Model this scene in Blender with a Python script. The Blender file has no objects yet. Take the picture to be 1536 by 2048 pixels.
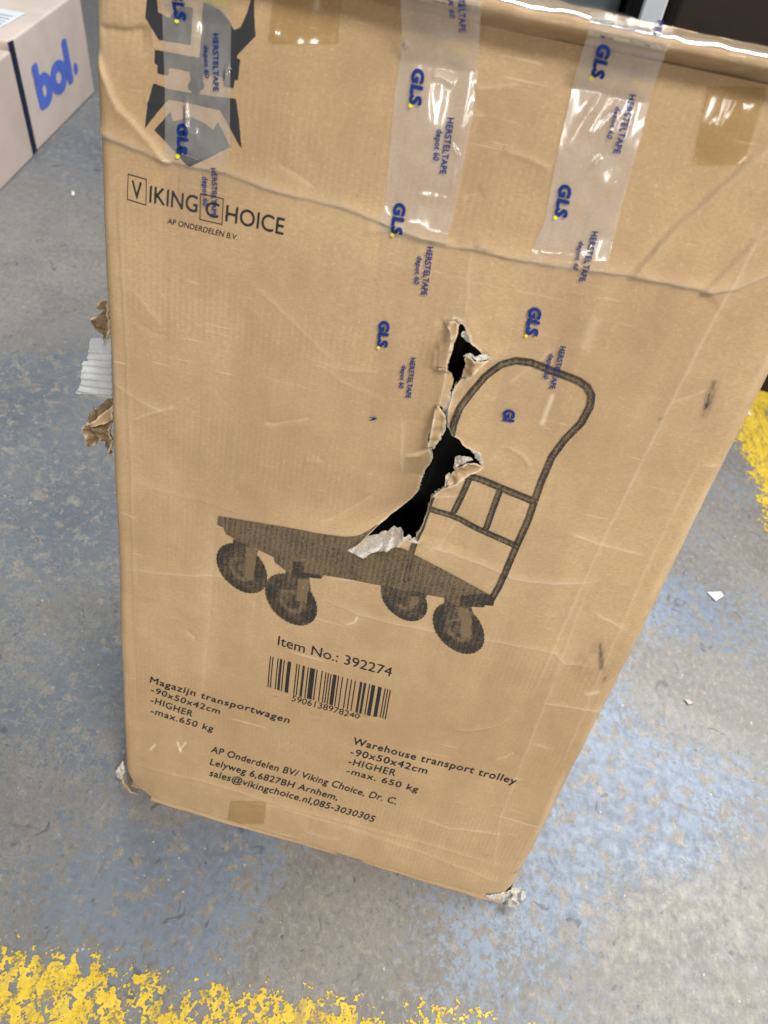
import bpy, bmesh, math, random
import numpy as np
from mathutils import Matrix, Vector

random.seed(7)
SC = bpy.context.scene
COL = SC.collection

# ------------------------------------------------------------------ camera
CAM_C = np.array([0.29934, -0.3133, 0.9843])
CAM_R = np.array([[0.96573, -0.24957, 0.07131], [0.2314, 0.70339, -0.67208], [0.11757, 0.66555, 0.73704]])
cd = bpy.data.cameras.new('camera')
cam = bpy.data.objects.new('camera', cd)
COL.objects.link(cam)
m = Matrix([list(r) for r in CAM_R]).to_4x4()
m.translation = Vector(CAM_C)
cam.matrix_world = m
cd.sensor_fit = 'VERTICAL'
cd.sensor_height = 36.0
cd.sensor_width = 27.0
cd.lens = 1500.0 * 36.0 / 2048.0
cd.clip_start = 0.02
cd.clip_end = 100.0
cd.dof.use_dof = True
cd.dof.focus_distance = 0.70
cd.dof.aperture_fstop = 7.5
SC.camera = cam
SC.render.resolution_x = 768
SC.render.resolution_y = 1024

# ------------------------------------------------------------------ world, lamps, exposure
w = bpy.data.worlds.new('World')
SC.world = w
w.use_nodes = True
bg = w.node_tree.nodes['Background']
bg.inputs['Color'].default_value = (0.93, 0.97, 1.0, 1)
bg.inputs['Strength'].default_value = 0.15


def area(name, loc, target, sx, sy, energy, color):
    ld = bpy.data.lights.new(name, 'AREA')
    ld.shape = 'RECTANGLE'
    ld.size = sx
    ld.size_y = sy
    ld.energy = energy
    ld.color = color
    o = bpy.data.objects.new(name, ld)
    COL.objects.link(o)
    o.location = loc
    o.rotation_euler = (Vector(target) - Vector(loc)).to_track_quat('-Z', 'Y').to_euler()
    return o


area('ceiling_tube_lamp', (1.75, 1.1, 2.6), (0.2, 0.2, 0.1), 1.0, 0.6, 64, (1.0, 0.97, 0.92))
area('ceiling_tube_lamp', (0.2, 2.2, 3.2), (0.2, 1.0, 0.3), 2.6, 0.5, 90, (0.95, 0.98, 1.0))
area('ceiling_tube_lamp', (1.5, -1.3, 3.0), (0.25, 0.15, 0.5), 1.2, 0.4, 88, (1.0, 0.97, 0.92))
for lx, en in ((0.85, 460), (-0.7, 420), (2.6, 300)):
    lo = area('ceiling_tube_lamp', (lx, -9.5, 2.9), (lx, -9.5, 0.0), 0.40, 9.0, en, (1.0, 0.97, 0.90))
    lo.rotation_euler = (0, 0, 0)
SC.view_settings.view_transform = 'Standard'
SC.view_settings.look = 'None'
SC.view_settings.exposure = 0.05
SC.view_settings.gamma = 1.0
SC.view_settings.use_curve_mapping = False

# ------------------------------------------------------------------ tracing measurements (photo -> metres on a real plane)
F = 1500.0
TH = math.radians(13.5)                 # the carton leans back by this much
SN, CS = math.sin(TH), math.cos(TH)
W, H, D = 0.5, 0.879, 0.30
UAX = np.array([1.0, 0, 0])
VAX = np.array([0, SN, CS])
NAX = np.array([0, -CS, SN])


def ray(px, py):
    return CAM_R @ np.array([(px - 768) / F, -(py - 1024) / F, -1.0])


def trace(px, py, h=0.0):
    d = ray(px, py)
    t = (h - CAM_C @ NAX) / (d @ NAX)
    q = CAM_C + d * t
    return np.array([q[0], q @ VAX])


def floor_at(px, py, z=0.0):
    d = ray(px, py)
    q = CAM_C + d * ((z - CAM_C[2]) / d[2])
    return q[:2]


def at_y(px, py, y):
    d = ray(px, py)
    return CAM_C + d * ((y - CAM_C[1]) / d[1])


def TR(pts):
    return np.array([trace(p[0], p[1]) for p in pts])


# ------------------------------------------------------------------ numpy helpers
def _hash(ix, iy, seed):
    n = (ix.astype(np.int64) * 374761393 + iy.astype(np.int64) * 668265263 + seed * 1442695041) & 0x7fffffff
    n = ((n ^ (n >> 13)) * 1274126177) & 0x7fffffff
    return ((n ^ (n >> 16)) & 0xffff) / 65535.0


def vnoise(x, y, seed=0):
    x = np.asarray(x, float); y = np.asarray(y, float)
    ix = np.floor(x); iy = np.floor(y)
    fx = x - ix; fy = y - iy
    fx = fx * fx * (3 - 2 * fx); fy = fy * fy * (3 - 2 * fy)
    a = _hash(ix, iy, seed); b = _hash(ix + 1, iy, seed)
    c = _hash(ix, iy + 1, seed); d = _hash(ix + 1, iy + 1, seed)
    return (a * (1 - fx) + b * fx) * (1 - fy) + (c * (1 - fx) + d * fx) * fy


def fbm(x, y, seed=0, octv=4):
    s = 0; a = 0.5; t = 0
    for k in range(octv):
        s = s + a * vnoise(x * 2 ** k, y * 2 ** k, seed + 17 * k); t += a; a *= 0.5
    return s / t - 0.5


def seg_dist(P, poly, closed=False):
    """distance to polyline, parameter (index+t), signed side of nearest segment"""
    P = np.asarray(P, float)
    best = np.full(len(P), 1e9); par = np.zeros(len(P)); side = np.zeros(len(P))
    n = len(poly)
    for i in range(n if closed else n - 1):
        a = poly[i]; b = poly[(i + 1) % n]
        d = b - a
        L2 = d @ d + 1e-18
        t = np.clip(((P - a) @ d) / L2, 0, 1)
        q = a + t[:, None] * d
        e = P - q
        dist = np.hypot(e[:, 0], e[:, 1])
        s = d[0] * (P[:, 1] - a[1]) - d[1] * (P[:, 0] - a[0])
        k = dist < best
        best = np.where(k, dist, best); par = np.where(k, i + t, par); side = np.where(k, np.sign(s), side)
    return best, par, side


def sd_poly(P, poly):
    """positive inside"""
    P = np.asarray(P, float)
    d, _, _ = seg_dist(P, poly, True)
    x, y = P[:, 0], P[:, 1]
    ins = np.zeros(len(P), bool)
    n = len(poly)
    for i in range(n):
        x0, y0 = poly[i]; x1, y1 = poly[(i + 1) % n]
        c = ((y0 > y) != (y1 > y))
        xi = (x1 - x0) * (y - y0) / (y1 - y0 + 1e-15) + x0
        ins ^= c & (x < xi)
    return np.where(ins, d, -d)


def grid(u0, u1, v0, v1, cell):
    nu = max(2, int(math.ceil((u1 - u0) / cell)) + 1); nv = max(2, int(math.ceil((v1 - v0) / cell)) + 1)
    us = np.linspace(u0, u1, nu); vs = np.linspace(v0, v1, nv)
    U, V = np.meshgrid(us, vs)
    return U.ravel(), V.ravel(), nu, nv


def clip_grid(U, V, nu, nv, f):
    """keeps f>0; returns points (N,2), faces, cut segments"""
    f = f.reshape(nv, nu)
    pos = f > 0
    cnt = pos[:-1, :-1].astype(int) + pos[1:, :-1] + pos[:-1, 1:] + pos[1:, 1:]
    full = np.argwhere(cnt == 4)
    idx = np.arange(nu * nv).reshape(nv, nu)
    faces = []
    j, i = full[:, 0], full[:, 1]
    q = np.stack([idx[j, i], idx[j, i + 1], idx[j + 1, i + 1], idx[j + 1, i]], 1)
    faces = q.tolist()
    ex = []; cache = {}; segs = []
    ff = f.ravel(); base = nu * nv

    def cut(a, b):
        k = (a, b) if a < b else (b, a)
        if k not in cache:
            t = ff[a] / (ff[a] - ff[b])
            ex.append((U[a] + t * (U[b] - U[a]), V[a] + t * (V[b] - V[a])))
            cache[k] = base + len(ex) - 1
        return cache[k]
    for (j, i) in np.argwhere((cnt > 0) & (cnt < 4)):
        a, b, c, d = idx[j, i], idx[j, i + 1], idx[j + 1, i + 1], idx[j + 1, i]
        for tri in ((a, b, c), (a, c, d)):
            out = []; cs = []
            for k in range(3):
                p, r = int(tri[k]), int(tri[(k + 1) % 3])
                if ff[p] > 0: out.append(p)
                if (ff[p] > 0) != (ff[r] > 0):
                    x = cut(p, r); out.append(x); cs.append(x)
            if len(out) >= 3: faces.append(out)
            if len(cs) == 2: segs.append(tuple(cs))
    pts = np.stack([U, V], 1)
    if ex: pts = np.concatenate([pts, np.array(ex)])
    used = np.zeros(len(pts), bool)
    for fc in faces:
        used[fc] = True
    remap = np.cumsum(used) - 1
    faces = [[int(remap[k]) for k in fc] for fc in faces]
    segs = [(int(remap[a]), int(remap[b])) for a, b in segs]
    return pts[used], faces, segs


def to_world(u, v, h):
    u = np.asarray(u, float); v = np.asarray(v, float); h = np.asarray(h, float)
    return np.stack([u, v * SN - h * CS, v * CS + h * SN], 1)


ROOT0 = np.array([0.25, 0.16, 0.0])


def mesh_obj(name, verts, faces, mat, parent=None, origin=None, smooth=True, attrs=None):
    me = bpy.data.meshes.new(name)
    v = np.asarray(verts, float)
    if origin is not None: v = v - np.asarray(origin)
    me.from_pydata(v.tolist(), [], faces)
    me.update()
    if smooth:
        me.polygons.foreach_set('use_smooth', np.ones(len(me.polygons), bool))
    for k, a in (attrs or {}).items():
        at = me.attributes.new(k, 'FLOAT', 'POINT')
        at.data.foreach_set('value', np.asarray(a, np.float32))
    if mat is not None: me.materials.append(mat)
    o = bpy.data.objects.new(name, me)
    COL.objects.link(o)
    if parent is not None: o.parent = parent
    return o


def thing(name, label, cat, loc, group=None):
    o = bpy.data.objects.new(name, None)
    o.empty_display_size = 0.05
    COL.objects.link(o)
    o.location = Vector(loc)
    o['label'] = label; o['category'] = cat
    if group: o['group'] = group
    return o


def tag(o, label, cat, group=None):
    o['label'] = label; o['category'] = cat
    if group: o['group'] = group
    return o


# ------------------------------------------------------------------ node helpers
class NT:
    def __init__(self, name):
        self.m = bpy.data.materials.new(name); self.m.use_nodes = True
        self.t = self.m.node_tree; self.n = self.t.nodes; self.n.clear()
        self.out = self.n.new('ShaderNodeOutputMaterial')
        self.tc = self.n.new('ShaderNodeTexCoord')

    def set(self, sock, v):
        if isinstance(v, bpy.types.NodeSocket): self.t.links.new(v, sock)
        elif v is not None: sock.default_value = v

    def coord(self, scale=(1, 1, 1), rot=(0, 0, 0), loc=(0, 0, 0)):
        k = self.n.new('ShaderNodeMapping')
        self.t.links.new(self.tc.outputs['Object'], k.inputs['Vector'])
        k.inputs['Scale'].default_value = scale; k.inputs['Rotation'].default_value = rot; k.inputs['Location'].default_value = loc
        return k.outputs[0]

    def noise(self, vec, scale, detail=4, rough=0.55, dist=0.0):
        k = self.n.new('ShaderNodeTexNoise')
        self.set(k.inputs['Vector'], vec)
        k.inputs['Scale'].default_value = scale; k.inputs['Detail'].default_value = detail
        k.inputs['Roughness'].default_value = rough; k.inputs['Distortion'].default_value = dist
        return k.outputs['Fac']

    def wave(self, vec, scale, distortion=0.0, dscale=1.0, axis='X'):
        k = self.n.new('ShaderNodeTexWave'); k.bands_direction = axis
        self.set(k.inputs['Vector'], vec); k.inputs['Scale'].default_value = scale
        k.inputs['Distortion'].default_value = distortion; k.inputs['Detail Scale'].default_value = dscale
        return k.outputs['Fac']

    def math(self, op, a, b=None, clamp=False):
        k = self.n.new('ShaderNodeMath'); k.operation = op; k.use_clamp = clamp
        self.set(k.inputs[0], a)
        if b is not None: self.set(k.inputs[1], b)
        return k.outputs[0]

    def ramp(self, fac, a, b, lo=0.0, hi=1.0):
        k = self.n.new('ShaderNodeMapRange')
        self.set(k.inputs['Value'], fac)
        k.inputs['From Min'].default_value = a; k.inputs['From Max'].default_value = b
        k.inputs['To Min'].default_value = lo; k.inputs['To Max'].default_value = hi
        k.interpolation_type = 'SMOOTHSTEP'
        return k.outputs[0]

    def mix(self, fac, a, b, mode='MIX'):
        k = self.n.new('ShaderNodeMix'); k.data_type = 'RGBA'; k.blend_type = mode
        self.set(k.inputs['Factor'], fac)
        A = [i for i in k.inputs if i.name == 'A' and i.type == 'RGBA'][0]
        B = [i for i in k.inputs if i.name == 'B' and i.type == 'RGBA'][0]
        for s, v in ((A, a), (B, b)):
            if isinstance(v, tuple) and len(v) == 3: v = (*v, 1)
            self.set(s, v)
        return [o for o in k.outputs if o.type == 'RGBA'][0]

    def attr(self, name):
        k = self.n.new('ShaderNodeAttribute'); k.attribute_name = name
        return k.outputs['Fac']

    def bump(self, height, strength, dist, normal=None):
        k = self.n.new('ShaderNodeBump')
        k.inputs['Strength'].default_value = strength; k.inputs['Distance'].default_value = dist
        self.set(k.inputs['Height'], height)
        if normal is not None: self.set(k.inputs['Normal'], normal)
        return k.outputs[0]

    def bsdf(self, color, rough=0.6, spec=0.5, normal=None, **kw):
        k = self.n.new('ShaderNodeBsdfPrincipled')
        if isinstance(color, tuple) and len(color) == 3: color = (*color, 1)
        self.set(k.inputs['Base Color'], color); self.set(k.inputs['Roughness'], rough)
        self.set(k.inputs['Specular IOR Level'], spec)
        if normal is not None: self.set(k.inputs['Normal'], normal)
        for a, b in kw.items(): self.set(k.inputs[a], b)
        return k.outputs[0]

    def transparent(self):
        k = self.n.new('ShaderNodeBsdfTransparent')
        return k.outputs[0]

    def mixs(self, fac, a, b):
        k = self.n.new('ShaderNodeMixShader')
        self.set(k.inputs[0], fac); self.t.links.new(a, k.inputs[1]); self.t.links.new(b, k.inputs[2])
        return k.outputs[0]

    def done(self, sh):
        self.t.links.new(sh, self.out.inputs['Surface'])
        return self.m


# ------------------------------------------------------------------ materials
CARD_A = (0.445, 0.295, 0.157)
CARD_B = (0.540, 0.373, 0.211)


def cardboard(name, tint=1.0, ribs=True):
    t = NT(name)
    big = t.noise(t.coord(), 5.0, 3)
    a = tuple(c * tint for c in CARD_A); b = tuple(c * tint for c in CARD_B)
    col = t.mix(t.ramp(big, 0.32, 0.68), a, b)
    fib = t.noise(t.coord((260, 900, 900)), 1.0, 3, 0.6)
    col = t.mix(t.ramp(fib, 0.25, 0.75, 0.0, 0.46), col, tuple(c * 0.72 for c in a))
    fib2 = t.noise(t.coord((700, 420, 420), (0, 0, 0.5)), 1.0, 2, 0.6)
    col = t.mix(t.ramp(fib2, 0.55, 0.85, 0.0, 0.45), col, (0.74, 0.57, 0.38))
    ribn = t.noise(t.coord((2.5, 9, 9)), 1.0, 2)
    rib = t.wave(t.coord((1, 0.0, 0.0)), 1 / 0.0078 / 2.0, 1.6, 2.0)
    ribm = t.math('MULTIPLY', rib, t.ramp(ribn, 0.42, 0.68))
    if ribs:
        col = t.mix(t.math('MULTIPLY', ribm, 0.15), col, tuple(c * 0.62 for c in a))
    band = t.noise(t.coord((22, 1.4, 1.4)), 1.0, 4, 0.65)
    col = t.mix(t.ramp(band, 0.42, 0.66, 0.0, 0.20), col, tuple(c * 0.66 for c in a))
    scuff = t.noise(t.coord((6, 3, 3)), 1.0, 5, 0.6, 0.6)
    mott = t.noise(t.coord((1, 1, 1)), 26, 5, 0.65, 0.4)
    col = t.mix(t.ramp(mott, 0.40, 0.66, 0.0, 0.20), col, tuple(c * 0.70 for c in a))
    col = t.mix(t.ramp(scuff, 0.55, 0.75, 0.0, 0.22), col, (0.30, 0.22, 0.15))
    # long hairline scratches where the paper has lifted
    scr = t.noise(t.coord((14, 260, 260), (0, 0.25, 0)), 1.0, 2, 0.5, 0.3)
    col = t.mix(t.ramp(scr, 0.69, 0.78, 0.0, 0.35), col, (0.74, 0.6, 0.43))
    speck = t.noise(t.coord(), 420, 1, 0.5)
    col = t.mix(t.ramp(speck, 0.74, 0.80, 0.0, 0.35), col, (0.12, 0.09, 0.06))
    col = t.mix(t.math('MULTIPLY', t.attr('wear'), 0.8, True), col, (0.78, 0.64, 0.47))
    dn = t.noise(t.coord((240, 90, 90)), 1.0, 4, 0.7)
    df = t.math('MULTIPLY', t.attr('dirt'), t.ramp(dn, 0.25, 0.7), True)
    col = t.mix(df, col, (0.045, 0.04, 0.037))
    hb = t.math('ADD', t.math('MULTIPLY', fib, 0.5), t.math('MULTIPLY', ribm, 0.45 if ribs else 0.0))
    nrm = t.bump(hb, 0.35, 0.0006)
    return t.done(t.bsdf(col, 0.72, 0.28, nrm))


M_CARD = cardboard('kraft_cardboard')
M_CARD2 = cardboard('kraft_cardboard_plain', 0.95, False)
M_INNER = cardboard('raw_inner_cardboard', 0.50, False)


def paper_torn():
    t = NT('torn_paper_fibre')
    n = t.noise(t.coord((500, 500, 500)), 1.0, 4, 0.7)
    n2 = t.noise(t.coord(), 90, 3)
    col = t.mix(t.ramp(n, 0.3, 0.7), (0.42, 0.38, 0.33), (0.74, 0.71, 0.67))
    col = t.mix(t.ramp(n2, 0.45, 0.65, 0, 0.6), col, (0.56, 0.45, 0.32))
    return t.done(t.bsdf(col, 0.85, 0.1, t.bump(n, 0.8, 0.001)))


M_TORN = paper_torn()


def ink(name, col, streak=0.0, lo=0.0):
    t = NT(name)
    n = t.noise(t.coord((900, 900, 900)), 1.0, 2, 0.7)
    tone = t.attr('tone')
    a = t.math('SUBTRACT', t.math('MULTIPLY', tone, 1.0), t.ramp(n, 0.28, 0.72, 0.0, 0.55))
    if streak:
        s = t.wave(t.coord((1, 0, 0)), 1 / 0.0078 / 2.0, 1.6, 2.0)
        a = t.math('SUBTRACT', a, t.math('MULTIPLY', s, streak))
    al = t.ramp(a, 0.0, 0.22)
    b = t.bsdf(col, 0.65, 0.25)
    return t.done(t.mixs(al, t.transparent(), b))



def halftone(name, lo, hi):
    t = NT(name)
    n = t.noise(t.coord((1100, 1100, 1100)), 1.0, 2, 0.75)
    n2 = t.noise(t.coord((60, 60, 60)), 1.0, 4, 0.6)
    st = t.wave(t.coord((1, 0, 0)), 1 / 0.0078 / 2.0, 1.6, 2.0)
    k = t.math('ADD', t.attr('tone'), t.math('MULTIPLY', t.math('SUBTRACT', n, 0.5), 1.25))
    k = t.math('ADD', k, t.math('MULTIPLY', t.math('SUBTRACT', n2, 0.5), 0.30))
    k = t.math('SUBTRACT', k, t.math('MULTIPLY', st, 0.09))
    col = t.mix(t.ramp(k, 0.36, 0.72), lo, hi)
    al = t.ramp(k, 0.08, 0.22)
    return t.done(t.mixs(al, t.transparent(), t.bsdf(col, 0.65, 0.22)))


M_INK = ink('black_print_ink', (0.022, 0.021, 0.022), 0.03)
M_TROLLEY = halftone('halftone_print_ink', (0.185, 0.130, 0.074), (0.030, 0.027, 0.025))
M_EMBLEM = ink('dark_grey_print_ink', (0.030, 0.031, 0.033), 0.04)


def flat(name, col, rough=0.5, spec=0.4, var=0.1, scale=30, bump=0.0):
    t = NT(name)
    n = t.noise(t.coord(), scale, 4)
    c = t.mix(t.ramp(n, 0.3, 0.7), tuple(x * (1 - var) for x in col), tuple(min(1, x * (1 + var)) for x in col))
    return t.done(t.bsdf(c, rough, spec, t.bump(n, bump, 0.002) if bump else None))


M_BLUE = flat('blue_tape_ink', (0.007, 0.027, 0.16), 0.5, 0.15)
M_DOT = flat('yellow_tape_ink', (0.72, 0.68, 0.03), 0.4, 0.3)
M_BLACK = flat('dark_gap_black', (0.006, 0.006, 0.006), 0.6, 0.2)  # near-black that paints in the dark inside the box and rear gap


def film(name, tint, milky, gloss):
    t = NT(name)
    n = t.noise(t.coord((60, 40, 40)), 1.0, 4, 0.6, 0.5)
    n2 = t.noise(t.coord((900, 500, 500)), 1.0, 2)
    lift = t.attr('lift')
    k = t.n.new('ShaderNodeBsdfTransparent')
    k.inputs[0].default_value = (*tint, 1)
    nrm = t.bump(t.math('ADD', n, t.math('MULTIPLY', n2, 0.03)), 0.07, 0.0012)
    dif = t.bsdf((0.82, 0.78, 0.74), 0.3, 0.5, nrm)
    mk = t.math('MULTIPLY', lift, t.ramp(n, 0.25, 0.75, milky * 0.7, milky * 1.25), True)
    body = t.mixs(mk, k.outputs[0], dif)
    g = t.n.new('ShaderNodeBsdfGlossy')
    g.inputs['Roughness'].default_value = 0.10
    t.t.links.new(nrm, g.inputs['Normal'])
    fr = t.n.new('ShaderNodeFresnel'); fr.inputs['IOR'].default_value = 1.45
    t.t.links.new(nrm, fr.inputs['Normal'])
    gf = t.math('MULTIPLY', fr.outputs[0], t.math('MULTIPLY', t.math('ADD', lift, 0.12), gloss), True)
    return t.done(t.mixs(gf, body, g.outputs[0]))


M_FILM = film('clear_tape_film', (0.975, 0.97, 0.965), 0.21, 1.25)
M_BROWNFILM = film('brown_tape_film', (0.92, 0.87, 0.71), 0.03, 1.4)


def floor_mat():
    t = NT('worn_painted_concrete')
    p = t.attr('paint_shade')
    n1 = t.noise(t.coord(), 9, 6, 0.62, 0.4)
    n2 = t.noise(t.coord(), 55, 6, 0.65, 0.3)
    n3 = t.noise(t.coord(), 260, 4, 0.6)
    n5 = t.noise(t.coord((1, 0.75, 1), (0, 0, 0.4)), 120, 7, 0.72, 0.4)
    k = t.math('ADD', p, t.math('MULTIPLY', t.math('SUBTRACT', n1, 0.5), 0.75))
    k = t.math('ADD', k, t.math('MULTIPLY', t.math('SUBTRACT', n2, 0.5), 0.9))
    k = t.math('ADD', k, t.math('MULTIPLY', t.math('SUBTRACT', n5, 0.5), 1.9))
    k = t.math('ADD', k, t.math('MULTIPLY', t.math('SUBTRACT', n3, 0.5), 1.3))
    mask = t.ramp(k, 0.44, 0.58)
    n4 = t.noise(t.coord(), 3.5, 4)
    grain = t.noise(t.coord(), 420, 5, 0.7)
    deep = t.mix(t.attr('sat'), (0.098, 0.114, 0.135), (0.145, 0.180, 0.240))
    pale = t.mix(t.attr('sat'), (0.150, 0.170, 0.192), (0.215, 0.265, 0.345))
    blue = t.mix(t.ramp(t.math('ADD', t.math('MULTIPLY', n4, 0.5), t.math('MULTIPLY', n5, 0.5)), 0.38, 0.60), deep, pale)
    blue = t.mix(t.ramp(n2, 0.5, 0.7, 0, 0.45), blue, (0.11, 0.125, 0.15))
    blue = t.mix(t.ramp(grain, 0.5, 0.8, 0, 0.5), blue, (0.10, 0.115, 0.14))
    # pale scuffed streaks in the paint and chips through to the concrete
    sc2 = t.noise(t.coord((30, 160, 60), (0, 0, 0.5)), 1.0, 5, 0.65, 0.3)
    blue = t.mix(t.ramp(sc2, 0.56, 0.72, 0, 0.5), blue, (0.29, 0.34, 0.40))
    chip = t.noise(t.coord((1, 1, 1), (0, 0, .7), (3, 1, 0)), 48, 3, 0.5, 0.6)
    chip2 = t.noise(t.coord(), 170, 4, 0.6, 0.3)
    cm = t.ramp(t.math('ADD', chip, t.math('MULTIPLY', t.math('SUBTRACT', chip2, 0.5), 0.5)), 0.572, 0.592)
    mask = t.math('MULTIPLY', mask, t.math('SUBTRACT', 1.0, cm))
    beige = t.mix(t.ramp(n1, 0.35, 0.65), (0.185, 0.176, 0.160), (0.275, 0.256, 0.225))
    beige = t.mix(t.ramp(n3, 0.45, 0.75, 0, 0.55), beige, (0.185, 0.175, 0.165))
    haze = t.ramp(t.noise(t.coord(), 22, 5, 0.6), 0.35, 0.65, 0.0, 0.45)
    beige = t.mix(haze, beige, (0.195, 0.203, 0.213))
    beige = t.mix(t.ramp(grain, 0.36, 0.64, 0.0, 0.55), beige, (0.17, 0.155, 0.14))
    beige = t.mix(t.ramp(n5, 0.50, 0.66, 0.0, 0.65), beige, (0.335, 0.31, 0.27))
    beige = t.mix(t.ramp(n5, 0.47, 0.34, 0.0, 0.8), beige, (0.125, 0.135, 0.155))
    col = t.mix(mask, beige, blue)
    d = t.noise(t.coord(), 34, 3, 0.5, 1.0)
    col = t.mix(t.ramp(d, 0.66, 0.72, 0, 0.7), col, (0.075, 0.08, 0.09))
    d2 = t.noise(t.coord(), 150, 2, 0.5)
    col = t.mix(t.ramp(d2, 0.70, 0.76, 0, 0.7), col, (0.05, 0.05, 0.055))
    scr = t.noise(t.coord((90, 6, 6), (0, 0, 0.25)), 1.0, 3, 0.55, 0.2)
    col = t.mix(t.ramp(scr, 0.68, 0.76, 0, 0.4), col, (0.09, 0.095, 0.105))
    d3 = t.noise(t.coord((1, 1, 1), (0, 0, 1)), 120, 1, 0.5)
    col = t.mix(t.ramp(d3, 0.765, 0.79, 0, 0.6), col, (0.6, 0.6, 0.58))
    hgt = t.math('ADD', t.math('MULTIPLY', mask, 0.5), t.math('MULTIPLY', n3, 0.5))
    return t.done(t.bsdf(col, t.ramp(n2, 0.3, 0.7, 0.36, 0.55), 0.45, t.bump(hgt, 0.25, 0.001)))


M_FLOOR = floor_mat()


def yellow_mat():
    t = NT('worn_yellow_paint')
    n = t.noise(t.coord(), 40, 5, 0.6)
    n3 = t.noise(t.coord(), 240, 4, 0.65)
    c = t.mix(t.ramp(n, 0.3, 0.7), (0.66, 0.45, 0.030), (0.76, 0.55, 0.065))
    c = t.mix(t.ramp(n3, 0.50, 0.68, 0, 0.6), c, (0.34, 0.27, 0.10))
    dk = t.noise(t.coord((60, 14, 30), (0, 0, 0.5)), 1.0, 5, 0.65, 0.4)
    c = t.mix(t.ramp(dk, 0.52, 0.70, 0, 0.55), c, (0.22, 0.19, 0.12))
    w1 = t.noise(t.coord(), 320, 5, 0.7, 0.3)
    w2 = t.noise(t.coord((70, 26, 40), (0, 0, 0.4)), 1.0, 5, 0.65, 0.3)
    al = t.ramp(t.math('ADD', t.math('MULTIPLY', w1, 0.5), t.math('MULTIPLY', w2, 0.5)), 0.38, 0.50, 0.08, 1.0)
    return t.done(t.mixs(al, t.transparent(), t.bsdf(c, 0.45, 0.4, t.bump(n3, 0.2, 0.0005))))


M_YELLOW = yellow_mat()
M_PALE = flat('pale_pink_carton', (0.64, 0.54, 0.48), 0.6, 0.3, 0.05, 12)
M_PALE2 = flat('pale_pink_carton_darker', (0.57, 0.465, 0.41), 0.6, 0.3, 0.05, 12)  # slightly darker pink board of the left parcel
M_BOL = flat('blue_carton_print', (0.09, 0.16, 0.62), 0.5, 0.3, 0.08, 30)
M_NAVY = flat('navy_gap_print', (0.008, 0.014, 0.04), 0.45, 0.4)
M_LABEL = flat('white_label_paper', (0.72, 0.77, 0.80), 0.5, 0.3, 0.03)
M_LABELINK = flat('grey_label_ink', (0.12, 0.12, 0.14), 0.6, 0.2)
M_POST = flat('grey_white_steel', (0.50, 0.53, 0.57), 0.4, 0.4, 0.04, 10)
M_DARKBOX = flat('dark_brown_carton', (0.022, 0.014, 0.010), 0.6, 0.2, 0.2, 8)
M_DARKINK = flat('violet_faded_ink', (0.035, 0.018, 0.04), 0.6, 0.2)
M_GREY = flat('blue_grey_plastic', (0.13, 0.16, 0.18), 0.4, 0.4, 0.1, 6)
M_WHITE = flat('white_paper', (0.78, 0.79, 0.79), 0.7, 0.2, 0.05)
M_STRIP = flat('greyish_paper', (0.50, 0.51, 0.53), 0.6, 0.2, 0.12, 60)

# ------------------------------------------------------------------ floor
NXF = np.concatenate([np.linspace(-9, -2.1, 12), np.linspace(-2.0, 1.6, 241), np.linspace(1.7, 9, 12)])
NYF = np.concatenate([np.linspace(-3, -0.7, 8), np.linspace(-0.6, 3.0, 241), np.linspace(3.2, 14, 16)])
X, Y = np.meshgrid(NXF, NYF)
fx, fy = X.ravel(), Y.ravel()
paint_shade = 0.40 + 0.25 * fbm(fx * 2.2 + 3, fy * 2.2 + 9, 5, 3)
BLOBS = [  # px, py, radius m, amount (+ blue paint kept and shade put in left of the box, - bare concrete)
    (1230, 1600, .11, .55), (1130, 1500, .08, .4), (1370, 1640, .08, .4), (1040, 1850, .07, .18), (1150, 1760, .06, .25), (940, 1900, .06, .15),
    (430, 1720, .06, .40), (300, 1730, .05, .35), (250, 1850, .06, .3), (560, 1760, .04, .2), (130, 1800, .06, .2), (400, 1880, .05, .25),
    (1330, 1220, .08, .3), (1440, 1230, .08, .2), (1180, 1390, .05, .25), (1500, 1560, .07, .2),
    (1400, 1400, .12, -.35), (1480, 1100, .10, -.2), (1500, 1900, .12, -.5), (1290, 1890, .07, -.4), (700, 1830, .08, -.35), (620, 1900, .06, -.3), (330, 1640, .035, -.25),
    (120, 1240, .12, -.1), (150, 1080, .10, .25), (60, 800, .15, .18), (110, 520, .22, -.2), (40, 600, .2, -.2), (200, 1330, .06, .2), (60, 1560, .06, -.2), (170, 300, .3, .22), (200, 720, .1, .15), (100, 1000, .25, .16), (110, 1400, .12, .15), (60, 700, .2, .1)]  # broad left blobs paint in the shade beside the box
for px, py, r, a in BLOBS:
    c = floor_at(px, py)
    paint_shade = paint_shade + a * np.exp(-((fx - c[0]) ** 2 + (fy - c[1]) ** 2) / (r * r))
nxf, nyf = len(NXF), len(NYF)
idx = np.arange(nxf * nyf).reshape(nyf, nxf)
fq = np.stack([idx[:-1, :-1], idx[:-1, 1:], idx[1:, 1:], idx[1:, :-1]], -1).reshape(-1, 4).tolist()
sat = np.clip((fx + 0.15) / 0.55, 0, 1) * np.clip(1.2 - fy * .5, 0.3, 1)  # left side greyer and darker, with part of the shade painted in
fl = mesh_obj('floor', np.stack([fx, fy, np.zeros_like(fx)], 1), fq, M_FLOOR, attrs={'paint_shade': paint_shade, 'sat': sat})
fl['kind'] = 'structure'


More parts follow.
